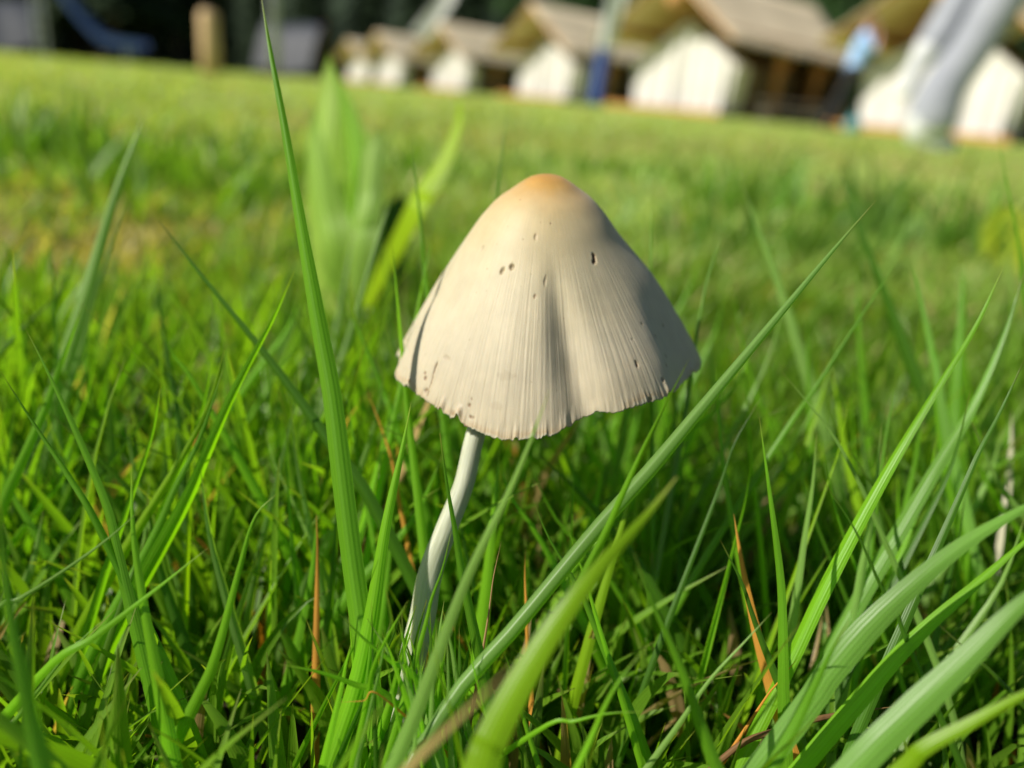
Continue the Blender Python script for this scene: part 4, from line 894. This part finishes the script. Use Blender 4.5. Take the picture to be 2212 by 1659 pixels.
# person walking past in pale grey trousers, one leg swinging
p = ground_at(2030, 3.45); p2 = empty('person', p)
tag(p2, 'person walking in pale grey wide trousers, seen from the hip down', 'person')
def vp(vx, vy, d=3.3, y=0.0):
    q = at(vx, vy, d) - Vector(p); return (q.x, q.y, q.z)
dA = 3.24
foot = Vector(vp(2022, 318, dA)); hipA = Vector(vp(2200, -40, dA)); kneeA = Vector(vp(2116, 125, dA))
off = Vector((-foot.x*0, 0, -foot.z+.05)); 
hip_c = Vector((hipA.x+.02, hipA.y+.05, .86)); fy = hipA.y
J = {'pelvis':((hip_c.x, fy+.08, .93),(.155,.12)),'waist':((hip_c.x+.02, fy+.08, 1.08),(.14,.11)),'chest':((hip_c.x+.06, fy+.08, 1.30),(.165,.12)),'shoulders':((hip_c.x+.08, fy+.08, 1.43),(.12,.09)),'neck':((hip_c.x+.09, fy+.08, 1.52),.052),'headlow':((hip_c.x+.11, fy+.08, 1.60),.07),'headtop':((hip_c.x+.115, fy+.08, 1.69),.07)}
E = [('pelvis','waist'),('waist','chest'),('chest','shoulders'),('shoulders','neck'),('neck','headlow'),('headlow','headtop')]
Z_ = {('pelvis','waist'):2,('waist','chest'):2,('chest','shoulders'):2,('shoulders','neck'):2}
J['l_hip'] = ((hip_c.x, fy, .84), .115); J['l_knee'] = ((kneeA.x, fy, kneeA.z), .092); J['l_shin'] = ((foot.x*.52+kneeA.x*.48, fy, .28), .098); J['l_hem'] = ((foot.x+.075, fy, .11), .135); J['l_heel'] = ((foot.x+.03, fy, .055), .06); J['l_ball'] = ((foot.x+.10, fy-.02, .048), .056); J['l_toe'] = ((foot.x+.20, fy-.03, .04), .044)
E += [('pelvis','l_hip'),('l_hip','l_knee'),('l_knee','l_shin'),('l_shin','l_hem'),('l_hem','l_heel'),('l_heel','l_ball'),('l_ball','l_toe')]
for q in E[-7:-3]: Z_[q] = 1
for q in E[-3:]: Z_[q] = 3
fb = fy+.17; k2 = Vector(vp(2105, 20, dA+.17)); a2 = Vector(vp(2025, 150, dA+.17))
J['r_hip'] = ((hip_c.x-.0, fb, .84), .11); q_ = {k_: vp(a_, b_, dA+.17) for k_, a_, b_ in (('r_knee',2100,-50),('r_shin',2068,25),('r_hem',2030,105),('r_heel',2010,128),('r_toe',1984,215))}
for k_, rr in (('r_knee',.09),('r_shin',.08),('r_hem',.078),('r_heel',.045),('r_toe',.034)): J[k_] = ((q_[k_][0], fb, q_[k_][2]), rr)
E += [('pelvis','r_hip'),('r_hip','r_knee'),('r_knee','r_shin'),('r_shin','r_hem'),('r_hem','r_heel'),('r_heel','r_toe')]
for q in E[-6:-2]: Z_[q] = 1
for q in E[-2:]: Z_[q] = 3
for s_, pre, sw in ((-1,'a_',.22),(1,'b_',-.2)):
    sh = Vector((hip_c.x+.08, fy+.08+s_*.18, 1.40)); el = sh+Vector((sw*.7,s_*.04,-.28)); wr = el+Vector((sw*.6+.08,0,-.24))
    J[pre+'sh'] = (sh,.06); J[pre+'elbow'] = (el,.045); J[pre+'wrist'] = (wr,.030); E += [('shoulders',pre+'sh'),(pre+'sh',pre+'elbow'),(pre+'elbow',pre+'wrist')]
    Z_[('shoulders',pre+'sh')] = 2; Z_[(pre+'sh',pre+'elbow')] = 2; Z_[(pre+'elbow',pre+'wrist')] = 2
    hand(J, E, Z_, pre, wr, (.2,0,-1), (.7,0,.1), (0,-s_,0), 0)
J = {k: (tuple(v_[0]), v_[1]) for k, v_ in J.items()}
skin_body('body', J, E, Z_, ('skin','grey_trousers','top_cloth','shoe'), p2)
head(p2, (hip_c.x+.115, fy+.08, 1.65), .105, R(-90))

# ------------------------------------------------------------------ trees
def conifer_mesh(seed, H, base, rad, nb):
    r_ = np.random.default_rng(seed); v = []; f = []
    for k in range(nb):
        u = r_.random()**1.35; z = base+(H-base)*u; Lb = rad*(1-u)**.8*(.65+.5*r_.random())+.15; a = 2*math.pi*r_.random(); ca, sa = math.cos(a), math.sin(a)
        for q in range(9):
            s_ = (q+1)/9*(.55+.45*r_.random()); x_, y_, z_ = ca*Lb*s_, sa*Lb*s_, z - Lb*.30*s_**1.4 + .05*r_.standard_normal()
            wv = (.16+.26*r_.random())*(1.15-.5*s_); ln = .35+.45*r_.random(); tw = r_.normal(0,.5); da, db = math.cos(a+tw), math.sin(a+tw); b0 = len(v)
            v += [(x_-db*wv, y_+da*wv, z_-.05), (x_+da*ln*.5, y_+db*ln*.5, z_-.12-.1*r_.random()), (x_+db*wv, y_-da*wv, z_-.08*r_.random()), (x_-da*ln*.3, y_-db*ln*.3, z_+.10)]
            f.append((b0,b0+1,b0+2,b0+3))
    return mesh_np('crown', np.array(v), np.array(f), False)
def round_mesh(seed, H, base, rad, nb):
    r_ = np.random.default_rng(seed); v = []; f = []; cz = (H+base)/2; hz = (H-base)/2
    cen = [(r_.normal(0,.5)*rad*.6, r_.normal(0,.5)*rad*.6, cz+hz*r_.uniform(-.8,.75), rad*r_.uniform(.32,.55)) for _ in range(22)]
    for k in range(nb):
        cx_, cy_, cz_, cr_ = cen[k % 22]; d_ = r_.standard_normal(3); d_ /= np.linalg.norm(d_); p_ = np.array((cx_,cy_,cz_)) + d_*cr_*(.55+.5*r_.random()); a = r_.standard_normal(3); b_ = r_.standard_normal(3)
        a = a/np.linalg.norm(a)*(.10+.12*r_.random()); b_ = np.cross(a, b_); b_ = b_/np.linalg.norm(b_)*(.07+.08*r_.random()); b0 = len(v)
        v += [p_-a, p_-b_, p_+a, p_+b_]; f.append((b0,b0+1,b0+2,b0+3))
    return mesh_np('crown', np.array(v), np.array(f), False)
def trunk_mesh(H, r0, seed):
    r_ = random.Random(seed); mb = MB(); pts = [(0,0,-.3)]; x_ = y_ = 0
    for k in range(1,9): x_ += r_.uniform(-.06,.06); y_ += r_.uniform(-.06,.06); pts.append((x_,y_,H*k/8*.97))
    mb.tube(pts, [r0*1.25]+[r0*(1-.11*k) for k in range(1,9)], 10)
    for k in range(12):
        z = H*r_.uniform(.12,.6); a = r_.uniform(0,6.28); l = r_.uniform(.6,1.6); mb.tube([(0,0,z),(math.cos(a)*l*.5,math.sin(a)*l*.5,z+.05),(math.cos(a)*l,math.sin(a)*l,z-.1)], [.035,.025,.01], 5)
    me = bpy.data.meshes.new('trunk'); me.from_pydata([tuple(q) for q in mb.v], [], mb.f); return me
HI = [(conifer_mesh(k, 13+k, 2.3, 3.0, 620), trunk_mesh(13+k, .20+.02*k, k)) for k in range(3)]
LO = [(conifer_mesh(10+k, 12+2*k, .35, 3.0, 700), trunk_mesh(12+2*k, .22, 10+k)) for k in range(2)]
DE = [(round_mesh(20+k, 9+k, 1.6, 3.2, 5200), trunk_mesh(7+k, .18, 20+k)) for k in range(2)]
for st_, mt in ((HI,'conifer'),(LO,'conifer'),(DE,'deciduous')):
    for c_, t_ in st_: c_.materials.append(M[mt]); t_.materials.append(M['bark'])
def tree(kind, k, x_, y_, rz, sc_, lab, grp, nm):
    c_, t_ = kind[k % len(kind)]; t = empty(nm, (x_, y_, 0), rz); t.scale = (sc_,)*3
    link('trunk', t_, None, t); link('crown', c_, None, t); tag(t, lab, 'tree', grp)
tr = random.Random(5)
k = 0
for row, (yy, n_, x0, x1) in enumerate(((27.5,7,-27,-14),(30.5,7,-29,-15),(33.5,7,-31,-16.5))):
    for i_ in range(n_):
        x_ = x0+(x1-x0)*(i_+.5*(row%2))/(n_-1)+tr.uniform(-.5,.5); k += 1
        tree(HI, k, x_, yy+tr.uniform(-.8,.8)+max(0,(x_+14))*.9, tr.uniform(0,6), tr.uniform(.62,.8), 'dark conifer with bare lower trunk at the edge of the wood', 'conifers at the wood edge', 'conifer_tree')
for i_ in range(13):
    k += 1; x_ = -48+i_*2.1; tree(LO, k, x_, 40+tr.uniform(-1,1)+max(0,(x_+30))*2.2, tr.uniform(0,6), tr.uniform(.9,1.2), 'dense dark conifer with branches to the ground behind the wood edge', 'dense conifers behind', 'conifer_tree')
for i_ in range(13):
    k += 1; x_ = -46+i_*6.2; tree(LO, k, x_, 100+tr.uniform(-2,2)-max(0,x_)*.9, tr.uniform(0,6), tr.uniform(1.4,1.8), 'dark conifer towering behind the row of tents', 'conifers behind the tents', 'conifer_tree')
for x_, y_, s_ in ((13.5,38,1.3),(19,35,1.35),(24.5,31,1.3),(8,50,1.4),(2,66,1.5),(21,27,1.2)):
    k += 1; tree(DE, k, x_, y_, tr.uniform(0,6), s_, 'green leafy tree behind the row of tents', 'leafy trees behind the tents', 'leafy_tree')
print('tris', sum(len(o.data.loop_triangles) or len(o.data.polygons)*2 for o in bpy.data.objects if o.type == 'MESH'))
